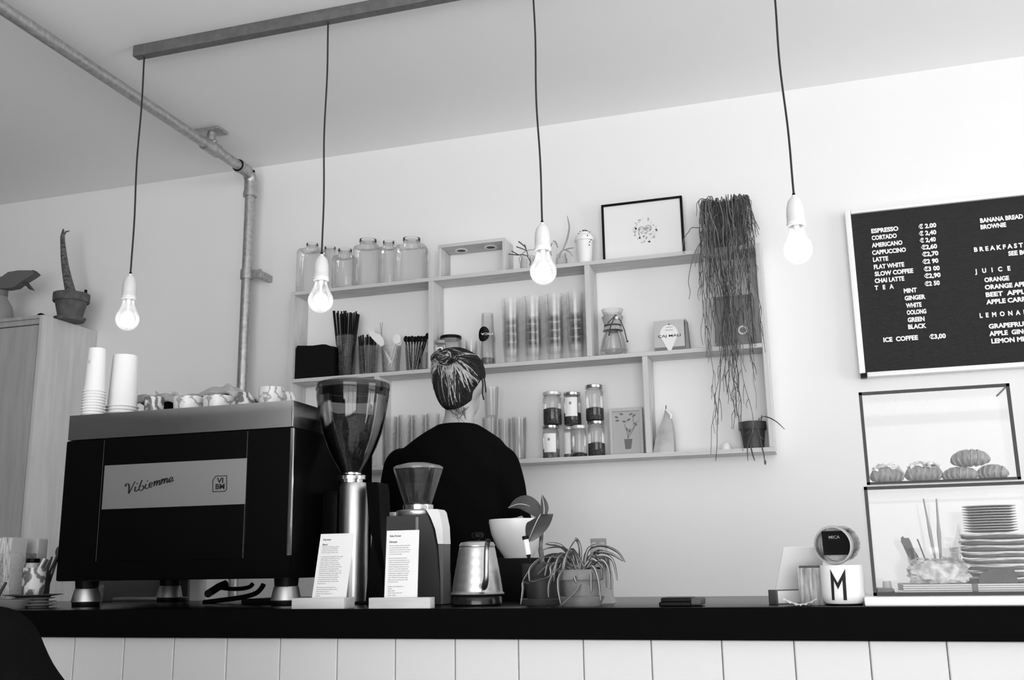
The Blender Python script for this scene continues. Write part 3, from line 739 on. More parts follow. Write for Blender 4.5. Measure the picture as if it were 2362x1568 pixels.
MB().lathe([(R*.985,zr-.030),(R*.975,zr-.032),(R*.975,zr-.013),(R*.985,zr-.013)], (gx, GY, 0), 56).build('lid_seal', m_black, lid)
zc0, zc1 = hp(1103), hp(1096)
MB().lathe([(0,zc0-.012),(.033,zc0-.012),(.033,zc0-.004),(.040,zc0-.004),(.040,zc1-.003),(.036,zc1),(.028,zc1),(.028,zc1+.006),(0,zc1+.006)], (gx, GY, 0), 36).build('collar', m_chrome, t)
zb_ = zc0-.0125
MB().box(gx-.075, gx-.028, GY-.02, GY+.10, CT+.0065, zb_-.02, bev=.012).build('body', m_mach, t)
cxs = at(838, 1250, GY).x
m = MB(); 
m.lathe([(0,CT+.0065),(.038,CT+.0065),(.038,zb_-.012),(.034,zb_-.001),(0,zb_-.001)], (gx+.012, GY-.005, 0), 36)
m.build('motor_column', m_steel, t)
fp = [(846,1112),(872,1112),(876,1130),(880,1240),(888,1300),(893,1330),(886,1336),(876,1296),(858,1232),(852,1190)]
MB().extr([(at(a,b,GY-.05).x, at(a,b,GY-.05).z) for a, b in fp], GY-.055, GY+.01).build('dosing_chute', m_mach, t)
MB().extr([(at(a,b,GY-.05).x, at(a,b,GY-.05).z) for a, b in [(846,1150),(858,1150),(866,1210),(856,1235),(840,1392),(890,1392),(890,1330),(876,1296)]], GY-.044, GY+.004).build('front_guard', m_black, t)
MB().box(gx-.078, gx+.075, GY-.07, GY+.10, CT, CT+.006, bev=.002).build('base_plate', m_black, t)

# ================================================================== the small grinder
SYG = 2.33; sx_ = -.9605
t = thing('coffee_grinder', 'short grinder with a conical hopper in front of the barista', 'coffee grinder', (sx_, SYG, CT))
q = lambda py: at(965, py, SYG).z
R = .0610; zt_ = q(1080); zb3 = q(1164)
prof = [(R,zt_),(R*.985,zt_-.008),(.0345,zb3+.004),(.0330,zb3)]
MB().lathe(prof+[(r-.002, z) for r, z in reversed(prof)], (sx_, SYG, 0), 44).build('hopper', m_smoke2, t)
MB().lathe([(R*.96,zt_-.004),(R*1.012,zt_-.003),(R*1.01,zt_+.002),(R*.9,zt_+.006),(R*.5,zt_+.012),(0,zt_+.014),(0,zt_+.011),(R*.9,zt_+.002)], (sx_, SYG, 0), 44).build('lid', mat('grey_clear_lid', .16, .2), t)
MB().lathe([(0,0),(.034,0),(.030,.05),(0,.055)], (sx_, SYG, zb3+.002), 30).build('beans', m_bean, t, kind='stuff')
za, zb4 = q(1177), q(1191)
c = MB().lathe([(0,za),(.0375,za),(.038,za+.002),(.038,zb3-.001),(.036,zb3),(0,zb3)], (sx_, SYG, 0), 40).build('collar', m_chrome, t)
m = MB().lathe([(0,zb4),(.052,zb4),(.054,zb4+.003),(.054,za-.003),(.051,za),(0,za)], (sx_, SYG, 0), 40)
m.box(sx_-.068, sx_-.045, SYG-.02, SYG+.0, zb4+.001, za-.003, bev=.002)
m.build('adjustment_ring', m_steel, t)
bd = [(912,1193),(978,1190),(1003,1188),(1014,1215),(1024,1262),(1030,1330),(1032,1396),(905,1396)]
m_sg = mat('dark_grey_casing', .035, .42)
MB().extr([(at(a,b,SYG).x, max(CT+.002, at(a,b,SYG).z)) for a, b in bd], SYG-.052, SYG+.03).build('body', m_sg, t)
wp = [(999,1176),(1024,1176),(1029,1182),(1036,1215),(1038,1255),(1026,1255),(1020,1222),(1010,1196)]
MB().extr([(at(a,b,SYG).x, at(a,b,SYG).z) for a, b in wp], SYG-.046, SYG+.004).build('side_panel', m_white, t)
wp = [(1026,1256),(1038,1256),(1038,1300),(1037,1396),(1032,1396),(1031,1330)]
MB().extr([(at(a,b,SYG).x, max(CT+.002, at(a,b,SYG).z)) for a, b in wp], SYG-.044, SYG+.002).build('lower_side_panel', mat('grey_side_panel', .13, .4), t)
MB().box(at(978,1250,SYG).x, at(984,1250,SYG).x, SYG-.0545, SYG-.051, CT+.01, zb4-.004, bev=.001).build('front_edge', mat('grey_edge', .2, .3), t)

# ================================================================== card holders
def card(block, cpx, Y, D, lean, title, sub, paras, lab):
    bl, br, bt, bb = block
    A, B = at(bl, bb, Y), at(br, bb, Y); zt_ = at((bl+br)/2, bt, Y).z
    t = thing('card_holder', lab, 'card holder', ((A.x+B.x)/2, Y+D/2, CT), 'wooden card holders on the counter')
    MB().box(A.x, B.x, Y, Y+D, CT, zt_, bev=.0012).build('wooden_block', m_woodx, t)
    yc = Y+D*.45; b0 = at(cpx[0], bt, yc); b1 = at(cpx[1], bt, yc); wd = b1.x-b0.x
    top = at(cpx[2], cpx[3], yc); hgt = (top.z-zt_)/math.cos(lean)
    o = Vector((b0.x, yc, zt_-.012)); U = Vector((0, math.sin(lean), math.cos(lean))); Rr = Vector((1,0,0)); Nn = Rr.cross(U)
    hgt += .012/math.cos(lean)
    m = MB(); a = [o, o+Rr*wd, o+Rr*wd+U*hgt, o+U*hgt]; m.add(a+[p-Nn*.0006 for p in a], [(0,1,2,3),(7,6,5,4),(0,4,5,1),(1,5,6,2),(2,6,7,3),(3,7,4,0)])
    c = m.build('card', m_paper, t, smooth=False)
    L = MB(); H = hgt-.012
    def line(s, f, h, bold, w=None): L.text(s, o+Nn*.0002+Rr*(wd*.10)+U*(.012+H*(1-f)), h, Rr, U, width=w, bold=bold, th=.0001, res=2)
    line(title[0], title[1], .0042, .022); line(sub[0], sub[1], .0042, .022)
    for s, f in paras: line(s, f, .0022, .006, wd*min(.84, .0158*len(s)))
    L.build('printed_text', m_ink, c, smooth=False)
    return t
pr1 = [('Espresso with hazelnut, caramel,', .215), ('roasted almonds and milky like', .245), ('sweetness. Orange peel covered', .275), ('cherries. Lowest in heavy body.', .305),
       ('Internationally recognised for their high', .372), ('quality coffees. Three Farms grown on', .404), ('unusual altitude to careful proof', .436), ('climate together with their unusual', .468), ('coffee varieties in a unique Brazilian', .500), ('terroir profile. The full power harvested', .532),
       ('comes from the coffee region of Lima.', .564), ('Seka Forest is a virgin forest. It is all', .596), ('shaded by plantations in the region, still', .628), ('a mountain area to keep the ecosystem', .660), ('intact, lastly preserved and sustained', .692), ('most harmonious nature of preserving', .724), ('the coffee. Keep makes it exceptionally', .756), ('clean and clear.', .788),
       ('Both these processes and periods are', .848), ('natural processed, dried under sun and', .880), ('clean safely in the sun.', .912), ('Package content: 250 grams or 1', .944), ('kilogram', .976)]
card((672,793,1379,1405.5), (718,797,740,1230), 2.100, .055, math.radians(14), ('Espresso', .105), ('Blend', .185), pr1, 'wooden block holding the Espresso Blend text card')
pr2 = [('Flowery and bright aromatic notes in the', .235), ('cup. Sweet apple and juicy peach with', .267), ('candied cherries and dried fruit. Incense', .299), ('a full body, very sweet, clean and long', .331), ('in around natural coffee.', .363),
       ('Every part was added to prevent the', .425), ('presence of fermentation defines it in a', .457), ('coffee is a threshold. This was achieved', .489), ('by spreading the parchment onto tables', .521), ('thinly in intensely, properly hand crop', .553), ('within four hours after picking. Seka', .585), ('Forest is a virgin forest. By that reason', .617), ('the plantation is managed with mountain', .649), ('work to keep the natural forest plants', .681), ('intact. 78 kinds of naturally growing', .713), ('plants trees are protecting the coffee', .745), ('shrubs from the sun.', .777),
       ('Package content: 250 grams or 1', .845), ('kilogram', .877), ('Region: Kaffa', .909), ('Variety: Heirloom 1974, 1977', .941), ('Process: Natural', .973)]
card((850,992,1378,1405), (886,962,891,1223.5), 2.095, .028, math.radians(4), ('Seka Forest', .095), ('Ethiopia', .185), pr2, 'wooden block holding the Seka Forest Ethiopia text card')

# ================================================================== kettle
KY = 2.25; x, r = rc(1040, 1164, 1371, KY); zk = at(1100, 1372, KY).z
t = thing('hot_plate', 'low black hot plate under the gooseneck kettle', 'hot plate', (x, KY, CT))
MB().lathe([(0,0),(r*.85,0),(r*.92,.004),(r*.92,zk-CT-.006),(r*.86,zk-CT-.001),(0,zk-CT-.001)], (x, KY, CT), 44).build('body', mat('black_glossy', .012, .2, spec=.5), t)
kq = lambda py: at(1100, py, KY).z-zk
t = thing('gooseneck_kettle', 'ribbed steel gooseneck kettle with its spout towards the viewer', 'kettle', (x, KY, zk))
K = .92*r; kp = [(0,.001),(K*1.08,.001),(K*1.1,.003),(K*1.03,.007)]
N = 5; top = kq(1262); r_top = r*.66
for i in range(N*6+1):
    u = i/(N*6); base = K*1.02+(r_top-K*1.02)*u**1.15; kp.append((base+.0004*abs(math.sin(u*N*PI)), .008+(top-.008)*u))
kp += [(r_top*.98,top+.001),(0,top+.001)]
m_kettle = mat('kettle_steel', .55, .42, metal=1, bump=(40, .08))
MB().lathe(kp, (x, KY, zk), 52).build('body', m_kettle, t)
l = MB().lathe([(r_top*1.02,top+.0012),(r_top*1.03,top+.004),(r_top*.93,top+.011),(r_top*.4,top+.014),(0,top+.0145)], (x, KY, zk), 44).build('lid', m_kettle, t)
MB().lathe([(0,0),(.004,0),(.005,.004),(.013,.008),(.014,.015),(.011,.019),(0,.020)], (x, KY+.004, zk+top+.0147), 24).build('knob', m_black, l)
sp = [at(1112,1353,KY-.045), at(1117,1352,KY-.072), at(1121,1335,KY-.088), at(1121.5,1310,KY-.092), at(1122,1285,KY-.094), at(1123,1262,KY-.097), at(1126,1247,KY-.106)]
sp = smoothc(sp, 5)
MB().tube(sp, [.0085-.0028*min(1, i/12) for i in range(len(sp))], 14, cap=False).tube([sp[-1], sp[-1]+(sp[-1]-sp[-2])*.3], .0062, 14, cap=False).build('spout', m_steel, t)
hb = [Vector((x, KY+r*.62, zk+top*.93)), Vector((x, KY+r*1.1, zk+top*1.0)), Vector((x, KY+r*1.45, zk+top*.85)), Vector((x, KY+r*1.35, zk+top*.35)), Vector((x, KY+r*1.25, zk+top*.2))]
MB().tube(smoothc(hb, 5), .007, 10).build('handle', m_black, t)

# black box and white bowl behind the kettle
BY = 2.60; zbx = at(1200, 1287, BY).z
t = tag(MB().box(at(1120,1290,BY).x, at(1292,1290,BY).x, BY-.06, BY+.10, CT, zbx, bev=.004).build('black_box', m_black), 'black box on the counter under the white bowl', 'box')
xb, rb = rc(1128, 1262, 1205, BY+.02); Hb = at(1190, 1197, BY).z-zbx
tag(MB().lathe([(0,.0),(rb*.48,0),(rb*.52,.006),(rb*.74,Hb*.30),(rb*.92,Hb*.62),(rb,Hb*.93),(rb*.99,Hb),(rb*.95,Hb*.97),(rb*.86,Hb*.6),(rb*.5,.012),(0,.012)], (xb, BY+.02, zbx), 48).build('white_bowl', m_white), 'large white bowl behind the kettle and the broad leaved plant', 'bowl')

# ================================================================== plants on the counter
RY_ = 2.30; x, r = rc(1204, 1292, 1300, RY_); zp = at(1247, 1299, RY_).z
t = thing('rubber_plant', 'dark potted plant with two broad leaves beside the kettle', 'potted plant', (x, RY_, CT))
H = zp-CT
MB().lathe([(0,0),(r*1.05,0),(r*1.16,.012),(r*1.12,.013),(r*1.0,.004),(0,.004)], (x, RY_, CT), 40).build('saucer', m_dpot, t)
MB().lathe([(0,.006),(r*.72,.006),(r*.90,H*.66),(r*.97,H*.66),(r,H*.68),(r,H),(r*.92,H),(r*.9,H*.86),(0,H*.86)], (x, RY_, CT), 40).build('pot', mat('shaded_pot', .02, .6), t)  # pot colour darkened, its backlit shade is put into it
MB().lathe([(0,H*.865),(r*.89,H*.865)], (x, RY_, CT), 24).build('soil', m_soil, t)
st = [at(1252,1310,RY_), at(1249,1280,RY_), at(1247,1262,RY_), at(1250,1225,RY_), at(1254,1196,RY_), at(1254,1186,RY_)]
m = MB().tube(smoothc(st, 4), [.0058]*8+[.0045]*13, 10); m.build('stem', mat('plant_stem', .10, .7, noise=(90, .06, .2)), t)
def blade(P, widths, side, n=12):
    P = smoothc(P, max(1, n//(len(P)-1))); m = MB(); k = len(P)-1
    W_ = [max(.0003, widths(i/k)) for i in range(k+1)]
    m.leaf(P, W_, side); return m
m_rib = mat('pale_midrib', .50, .5)
lf = [([at(1248,1190,RY_), at(1236,1178,RY_-.02), at(1215,1166,RY_-.04), at(1195,1164,RY_-.05), at(1173,1172,RY_-.06)], lambda u: .026*math.sin(PI*min(1, .08+u*.95))**.8, (0,.7,.75)),
      ([at(1250,1188,RY_), at(1246,1190,RY_-.02), at(1238,1205,RY_-.035), at(1228,1228,RY_-.045), at(1219,1250,RY_-.05)], lambda u: .031*math.sin(PI*min(1, .22+u*.80))**.7, (1,.1,.35)),
      ([at(1255,1190,RY_), at(1256,1175,RY_), at(1254,1158,RY_), at(1250,1140,RY_)], lambda u: .0095*math.sin(PI*min(1, .12+u*.88)), (1,.6,0))]
for P, wd, sd in lf:
    L = blade(P, wd, sd).build('leaf', m_leaf, t, ang=80)
    Q = [p+Vector((0,-.0035,.0012)) for p in P]
    MB().tube(smoothc(Q, 5), [.0012*(1-i/(5*(len(P)-1)))+.0004 for i in range(5*(len(P)-1)+1)], 6).build('midrib', m_rib, L)
A, B = at(1222, 1296, 2.24), at(1211, 1236, 2.24)
D = (A-B)
t = thing('marker_pen', 'white marker pen with a black cap stuck in the dark pot', 'pen', tuple(A))
MB().tube([B+D*.14, B+D*.72], .0068, 14).build('barrel', m_white, t)
MB().tube([B, B+D*.14], .0070, 14).build('cap', m_black, t)
MB().tube([B+D*.72, B+D*.80, B+D*1.0], [.0058,.004,.003], 12).build('tip', m_black, t)

# spider plant
YS3 = 2.20; x, r = rc(1287, 1392, 1320, YS3); zp = at(1335, 1313, YS3).z; H = zp-CT
t = thing('spider_plant', 'spider plant with striped arching leaves in a terracotta pot on the counter', 'potted plant', (x, YS3, CT))
MB().lathe([(0,0),(r*.85,0),(r*.90,.008),(r*1.02,.019),(r*.98,.020),(r*.82,.006),(0,.006)], (x, YS3, CT), 44).build('saucer', m_terral, t)
MB().lathe([(0,.0065),(r*.66,.0065),(r*.86,H*.70),(r*.96,H*.70),(r,H*.73),(r,H),(r*.93,H),(r*.9,H*.85),(0,H*.85)], (x, YS3, CT), 44).build('pot', m_terral, t)
MB().lathe([(0,H*.855),(r*.89,H*.855)], (x, YS3, CT), 24).build('soil', m_soil, t)
# leaf paths read off the plant: crown -> highest point -> tip
cr = at(1340, 1318, YS3)
paths = [[(1325,1318),(1300,1285),(1262,1281),(1232,1300),(1205,1340)], [(1325,1316),(1290,1278),(1250,1285),(1222,1310),(1221,1340)], [(1330,1315),(1312,1278),(1292,1258),(1265,1254),(1257,1256)],
         [(1332,1315),(1318,1280),(1298,1262),(1270,1262),(1248,1270)], [(1338,1314),(1340,1270),(1332,1245),(1322,1250),(1311,1268)], [(1336,1314),(1338,1262),(1328,1243),(1318,1258)],
         [(1345,1314),(1352,1275),(1375,1262),(1400,1262),(1425,1274),(1442,1296)], [(1345,1316),(1362,1285),(1385,1274),(1410,1278),(1437,1294)], [(1348,1314),(1356,1270),(1378,1258),(1405,1260)],
         [(1348,1318),(1370,1300),(1388,1292),(1402,1310),(1408,1358)], [(1345,1320),(1365,1305),(1378,1330),(1386,1385)], [(1320,1320),(1305,1312),(1288,1330),(1287,1360),(1293,1393)],
         [(1322,1318),(1300,1305),(1275,1325),(1265,1350),(1265,1378)], [(1330,1320),(1322,1312),(1310,1330),(1308,1350)], [(1335,1320),(1325,1330),(1330,1345)],
         [(1342,1320),(1340,1338),(1330,1362),(1308,1384),(1293,1396)], [(1350,1320),(1362,1322),(1363,1345),(1364,1366)], [(1332,1314),(1300,1292),(1275,1300),(1250,1295)],
         [(1326,1318),(1310,1300),(1290,1296),(1270,1306),(1268,1328),(1237,1340),(1221,1340)], [(1352,1318),(1375,1310),(1385,1318),(1380,1345)], [(1318,1316),(1290,1300),(1262,1305),(1240,1325)],
         [(1345,1312),(1362,1290),(1378,1296),(1392,1312)], [(1334,1312),(1322,1290),(1305,1285),(1285,1292)], [(1340,1312),(1349,1290),(1356,1270)], [(1338,1318),(1346,1330),(1347,1345)], [(1221,1345),(1206,1342),(1205,1360),(1201,1394)]]
rq = random.Random(12)
for k in range(16):                          # more inner leaves, arching out on all sides
    s_ = rq.choice([-1, 1]); L_ = rq.uniform(35, 85); h_ = rq.uniform(15, 50)
    paths.append([(1340+rq.uniform(-14,14),1316), (1340+s_*L_*.45,1316-h_), (1340+s_*L_*.85,1314-h_*.7), (1340+s_*L_,1318+rq.uniform(-10,45))])
m = MB(); ms = MB()
for k, P in enumerate(paths):
    n = len(P); dy = random.Random(k).uniform(-.055, .06)
    if k in (9, 10, 11, 15, 16, 14): dy = -.075
    Q = [at(a, b, YS3+dy*min(1, 1.4*i/(n-1))-.0) for i, (a, b) in enumerate(P)]
    Q = smoothc(Q, 6); kk = len(Q)-1
    wd = [.0042*math.sin(PI*(.12+.84*i/kk))**.6+.0003 for i in range(kk+1)]
    m.leaf(Q, wd, (.8, -.5, .3))
    ms.leaf([q+Vector((0,-.0012,.0010)) for q in Q], [w_*.30 for w_ in wd], (.8, -.5, .3))
fo = m.build('foliage', m_leafm, t, ang=80); ms.build('leaf_stripes', mat('cream_stripe', .62, .5), fo, ang=80)

# paper bag behind the spider plant
BY2 = 2.36
def bag(m, pl, pr, zt_, zb_, Y, D, foldh=.03, lean=0):
    """flat bottomed bag, pinched at the top: pl/pr = lists of (x,z) left and right outline from the bottom up"""
    rings = []
    n = len(pl)
    for i in range(n):
        u = i/(n-1); d = D*(1-u)**.6+.004
        (xl, z), (xr, _) = pl[i], pr[i]
        w_ = .004*math.sin(i*2.3)
        rings.append([Vector((xl, Y-d/2*.8+w_, z)), Vector(((xl*2+xr)/3, Y-d/2-w_*.5, z)), Vector(((xl+2*xr)/3, Y-d/2+w_, z)), Vector((xr, Y-d/2*.8, z)),
                      Vector((xr, Y+d/2*.8, z)), Vector(((xl+2*xr)/3, Y+d/2, z)), Vector(((xl*2+xr)/3, Y+d/2, z)), Vector((xl, Y+d/2*.8, z))])
    m.loft(rings); return m
ys = [1396, 1370, 1340, 1310, 1280, 1260, 1246]
L_ = [(at(a, y, BY2).x, at(a, y, BY2).z) for a, y in zip((1352,1356,1360,1362,1364,1364,1365), ys)]
R_ = [(at(a, y, BY2).x, at(a, y, BY2).z) for a, y in zip((1418,1410,1411,1408,1401,1397,1394), ys)]
L_[0] = (L_[0][0], CT); R_[0] = (R_[0][0], CT)
m_bag = mat('pale_paper_bag', .36, .6, noise=(14, .30, .42), bump=(30, .5))
t = thing('coffee_bag', 'pale folded coffee bag standing behind the spider plant', 'bag', ((L_[0][0]+R_[0][0])/2, BY2, CT))
bag(MB(), L_, R_, 0, 0, BY2, .06).build('pouch', m_bag, t, ang=25)
MB().box(L_[-2][0]-.001, R_[-2][0]+.001, BY2-.006, BY2+.006, L_[-1][1]-.012, L_[-1][1]+.004, bev=.002).build('folded_top', mat('bag_fold', .22, .6), t)

# ================================================================== right of the plants
PY_ = 2.15; A, B = at(1523, 1395, PY_), at(1598, 1395, PY_)
t = thing('leather_wallet', 'thick black rounded wallet lying alone on the worktop', 'wallet', ((A.x+B.x)/2, PY_, CT))
MB().box(A.x, B.x, PY_-.02, PY_+.06, CT, CT+.0095, bev=.0042, seg=4).box(A.x+.004, B.x, PY_-.018, PY_+.058, CT+.0085, CT+.0175, bev=.004, seg=4).build('cover', m_black, t)
MB().box(B.x-.006, B.x+.020, PY_-.016, PY_+.056, CT+.002, CT+.0160, bev=.004, seg=4).build('card_sleeve', m_dpot, t)

# tilted card seen from behind, in a block turned away
HY = 2.25; c0 = at(1788, 1392, HY)
rz = math.radians(38)
t = thing('card_holder', 'wooden block with a blank card leaning back, beside the M mug', 'card holder', (c0.x+.045, HY+.02, CT), 'wooden card holders on the counter', rz=rz)
T = t.matrix_basis
MB().box(-.062, .060, -.014, .014, 0, .029, bev=.001, T=T).build('wooden_block', mat('shaded_wood_block', .09, .6), t)  # dark tone puts the shade on the block's end into the wood colour
MB().box(-.058, .060, -.0148, -.0142, .002, .027, T=T).build('lit_face_strip', m_paper, t, smooth=False)  # added white strip stands in for light on the block's front face
m = MB(); lean = math.radians(-24)
U = Vector((0, math.sin(lean), math.cos(lean)))
o = Vector((-.056, -.002, .020)); wd, hg = .105, .103
a = [o, o+Vector((wd,0,0)), o+Vector((wd,0,0))+U*hg, o+U*hg]; nn = Vector((1,0,0)).cross(U)
m.add(a+[p-nn*.0045 for p in a], [(0,1,2,3),(7,6,5,4),(0,4,5,1),(1,5,6,2),(2,6,7,3),(3,7,4,0)], T)
m.build('card', m_paper, t, smooth=False)
# wooden box with rough grain
GY2 = 2.19; A, B = at(1842, 1350, GY2), at(1912, 1350, GY2); zg = at(1870, 1309, 2.165).z
m_bark = mat('rough_grey_wood', .25, .8, noise=(55, .12, .48), stretch=(3, 3, .35), bump=(70, .6))
t = thing('rough_wooden_box', 'small box of rough grey wood left of the M mug', 'box', ((A.x+B.x)/2, GY2, CT))
MB().box(A.x, B.x, GY2-.025, GY2+.006, CT, zg, bev=.002).build('body', m_bark, t)
MB().box(A.x+.004, B.x-.004, GY2-.021, GY2+.003, zg, zg+.004, bev=.001).build('lid', m_dpot, t)
# mug with M
MYY = 2.16; x, r = rc(1893, 1994, 1340, MYY); zm_ = at(1945, 1303, MYY).z; H = zm_-CT
t = thing('letter_mug', 'white mug with a big black letter M on the counter', 'mug', (x, MYY, CT))
MB().lathe([(0,.004),(r*.86,.004),(r*.94,.008),(r,.018),(r,H-.002),(r*.98,H),(r*.94,H),(r*.93,.016),(0,.010)], (x, MYY, CT), 56).build('body', m_white, t)
MB().lathe([(0,0),(r*.84,0),(r*.86,.0038),(0,.0038)], (x, MYY, CT), 40).build('base_shadow_ring', m_black, t)  # added black ring stands in for the shadow under the mug
m = MB(); cx_ = x
for Q4 in ([(1913,1312),(1922,1327),(1924.5,1384),(1917.5,1384)], [(1913,1312),(1932,1344),(1933,1359.5),(1922,1338)], [(1949.5,1311),(1943,1338),(1933,1359.5),(1932,1344)], [(1949.5,1311),(1954,1384),(1946,1384),(1942,1325)]):
    A_ = [at(a, b, MYY-r) for a, b in Q4]; nu, nv = 6, 10; vs = []; fs = []
    for i in range(nu+1):
        for j in range(nv+1):
            u, v = i/nu, j/nv; p = (A_[0]*(1-u)+A_[1]*u)*(1-v)+(A_[3]*(1-u)+A_[2]*u)*v
            a = max(-1.4, min(1.4, (p.x-cx_)/r*.98)); vs.append((cx_+(r+.0006)*math.sin(a), MYY-(r+.0006)*math.cos(a), p.z))
    for i in range(nu):
        for j in range(nv): k = i*(nv+1)+j; fs.append((k, k+1, k+nv+2, k+nv+1))
    m.add(vs, fs)
m.build('letter_m', m_ink, t)
# glass jar lying on the mug, mouth towards the room
jc = at(1921, 1255, MYY-.01); jr = .0375
ax = Vector((.28, .93, .06)).normalized(); zz = Vector((0,0,1)); xx_ = ax.cross(zz).normalized(); yy_ = xx_.cross(ax)
T = Matrix(((xx_.x, yy_.x, ax.x, 0),(xx_.y, yy_.y, ax.y, 0),(xx_.z, yy_.z, ax.z, 0),(0,0,0,1)))
T = Matrix.Translation((jc.x, jc.y, zm_+jr+.0012)) @ T
t = thing('glass_jar', 'round glass jar lying on the M mug with a black MICA label inside', 'jar', (jc.x, jc.y+.02, zm_))
MB().lathe([(jr*.90,0),(jr*.97,-.002),(jr*1.0,.003),(jr*.97,.010),(jr*.93,.014),(jr*.95,.02),(jr*.95,.065),(jr*.8,.072),(0,.073),(0,.070),(jr*.75,.069),(jr*.9,.062),(jr*.88,.014),(jr*.90,0)], (0,0,0), 44, T=T, fn=lambda a, r_, z: r_*(1+(.018*math.cos(a*18) if .018 < z < .068 else 0))).build('body', glass('jar_glass', .94, .72, gloss=.5), t)
MB().lathe([(0,.026),(jr*.86,.026),(jr*.86,.060),(0,.060)], (0,0,0), 40, T=T).build('contents', mat('grey_jar_filling', .42, .8, noise=(60, .30, .5)), t, kind='stuff')
MB().lathe([(jr*.93,-.0035),(jr*1.0,-.003),(jr*1.03,.002),(jr*1.02,.008),(jr*1.005,.008)], (0,0,0), 44, T=T).build('rim', mat('frosted_rim', .40, .35), t)
lb = MB().box(-.027, .027, -.020, .027, .0215, .0235, T=T).build('label', m_black, t, smooth=False)
o = T @ Vector((-.013, .012, .0212))
MB().text('MICA', o, .0062, right=(T.to_3x3() @ Vector((1,0,0))), up=(T.to_3x3() @ Vector((0,1,0))), width=.022, bold=.005, th=.0003).build('lettering', mat('grey_print', .35, .7), lb)
# receipts
RYR = 2.125
for k, (a, b, lab) in enumerate((((1808,1388),(1850,1396),'crumpled white receipt lying in front of the tilted card'), ((1846,1394),(1884,1386),'second crumpled receipt lying in front of the rough wooden box'))):
    A, B = at(*a, RYR), at(*b, RYR)
    def rs(u, v, A=A, B=B, k=k):
        z = CT+.0012+.011*(abs(u-(1 if k == 0 else .0))**0 and ((1-u)**2 if k == 0 else u**2))+.003*abs(math.sin(u*9+v*5))
        return Vector((A.x+(B.x-A.x)*u, RYR+(v-.5)*.05+.006*math.sin(u*5), z))
    tag(MB().sheet(rs, 14, 6, .0006).build('receipt', m_paper), lab, 'receipt', 'receipts on the counter')
# ================================================================== glass display case
LX0, LX1, LY0, LY1 = .069, .62, 2.13, 2.40
zb0, zb1, zl1 = CT, at(2150, 1372, LY0).z, at(2150, 1117, LY0).z
m_fr = mat('dark_metal_frame', .03, .5, spec=.3)
t = thing('display_case', 'two tier glass pastry case with dark thin frame on a white base', 'display case', (.34, 2.26, CT))
MB().box(LX0-.018, LX1+.01, LY0-.022, LY1+.01, zb0, zb1-.002, bev=.003).build('base', m_white, t)
def frame_box(x0, x1, y0, y1, z0, z1, w, name, skip=()):
    m = MB(); h = w/2
    for x in (x0, x1): m.box(x-h, x+h, y0-h, y0+h, z0, z1)
    for z in (z0+h, z1-h): m.box(x0-h, x1+h, y0-h, y0+h, z-h, z+h)
    if name == 'upper_frame': m.box(x1-h*.5, x1+h*.5, y0+h, y1, z1-h*1.5, z1-h*.5)
    return m.build(name, m_fr, t, smooth=False)
frame_box(LX0+.003, LX1, LY0, LY1, zb1-.001, zl1, .0062, 'lower_frame')
g = MB(); th = .0022
g.box(LX0+.008, LX1-.004, LY0-th/2, LY0+th/2, zb1+.006, zl1-.006).box(LX0+.008, LX1-.004, LY1-th/2, LY1+th/2, zb1+.006, zl1-.006)
g.box(LX0+.002, LX0+.004, LY0+.004, LY1-.004, zb1+.006, zl1-.006)
g.build('lower_panes', m_pane, t, smooth=False)
MB().box(LX0, LX1, LY0-.003, LY1+.003, zl1+.0003, zl1+.0038).build('glass_shelf', m_pane, t, smooth=False)
UX0, UX1, UY0, UY1 = .0795, .354, 2.16, 2.30
zu0, zu1 = zl1+.0045, at(2150, 895, UY0).z
frame_box(UX0, UX1, UY0, UY1, zu0, zu1, .0060, 'upper_frame')
MB().box(UX0+.004, UX1-.004, UY0+.004, UY1-.004, zu0+.0008, zu0+.0040).build('upper_floor', m_pane, t, smooth=False)
g = MB()
g.box(UX0+.004, UX1-.004, UY0-th/2, UY0+th/2, zu0+.006, zu1-.006).box(UX0-th/2, UX0+th/2, UY0+.004, UY1-.004, zu0+.006, zu1-.006).box(UX1-th/2, UX1+th/2, UY0+.004, UY1-.004, zu0+.006, zu1-.006)
g.box(UX0+.004, UX1-.004, UY0+.004, UY1-.004, zu1-.0055, zu1-.0035)
g.build('upper_panes', m_pane, t, smooth=False)

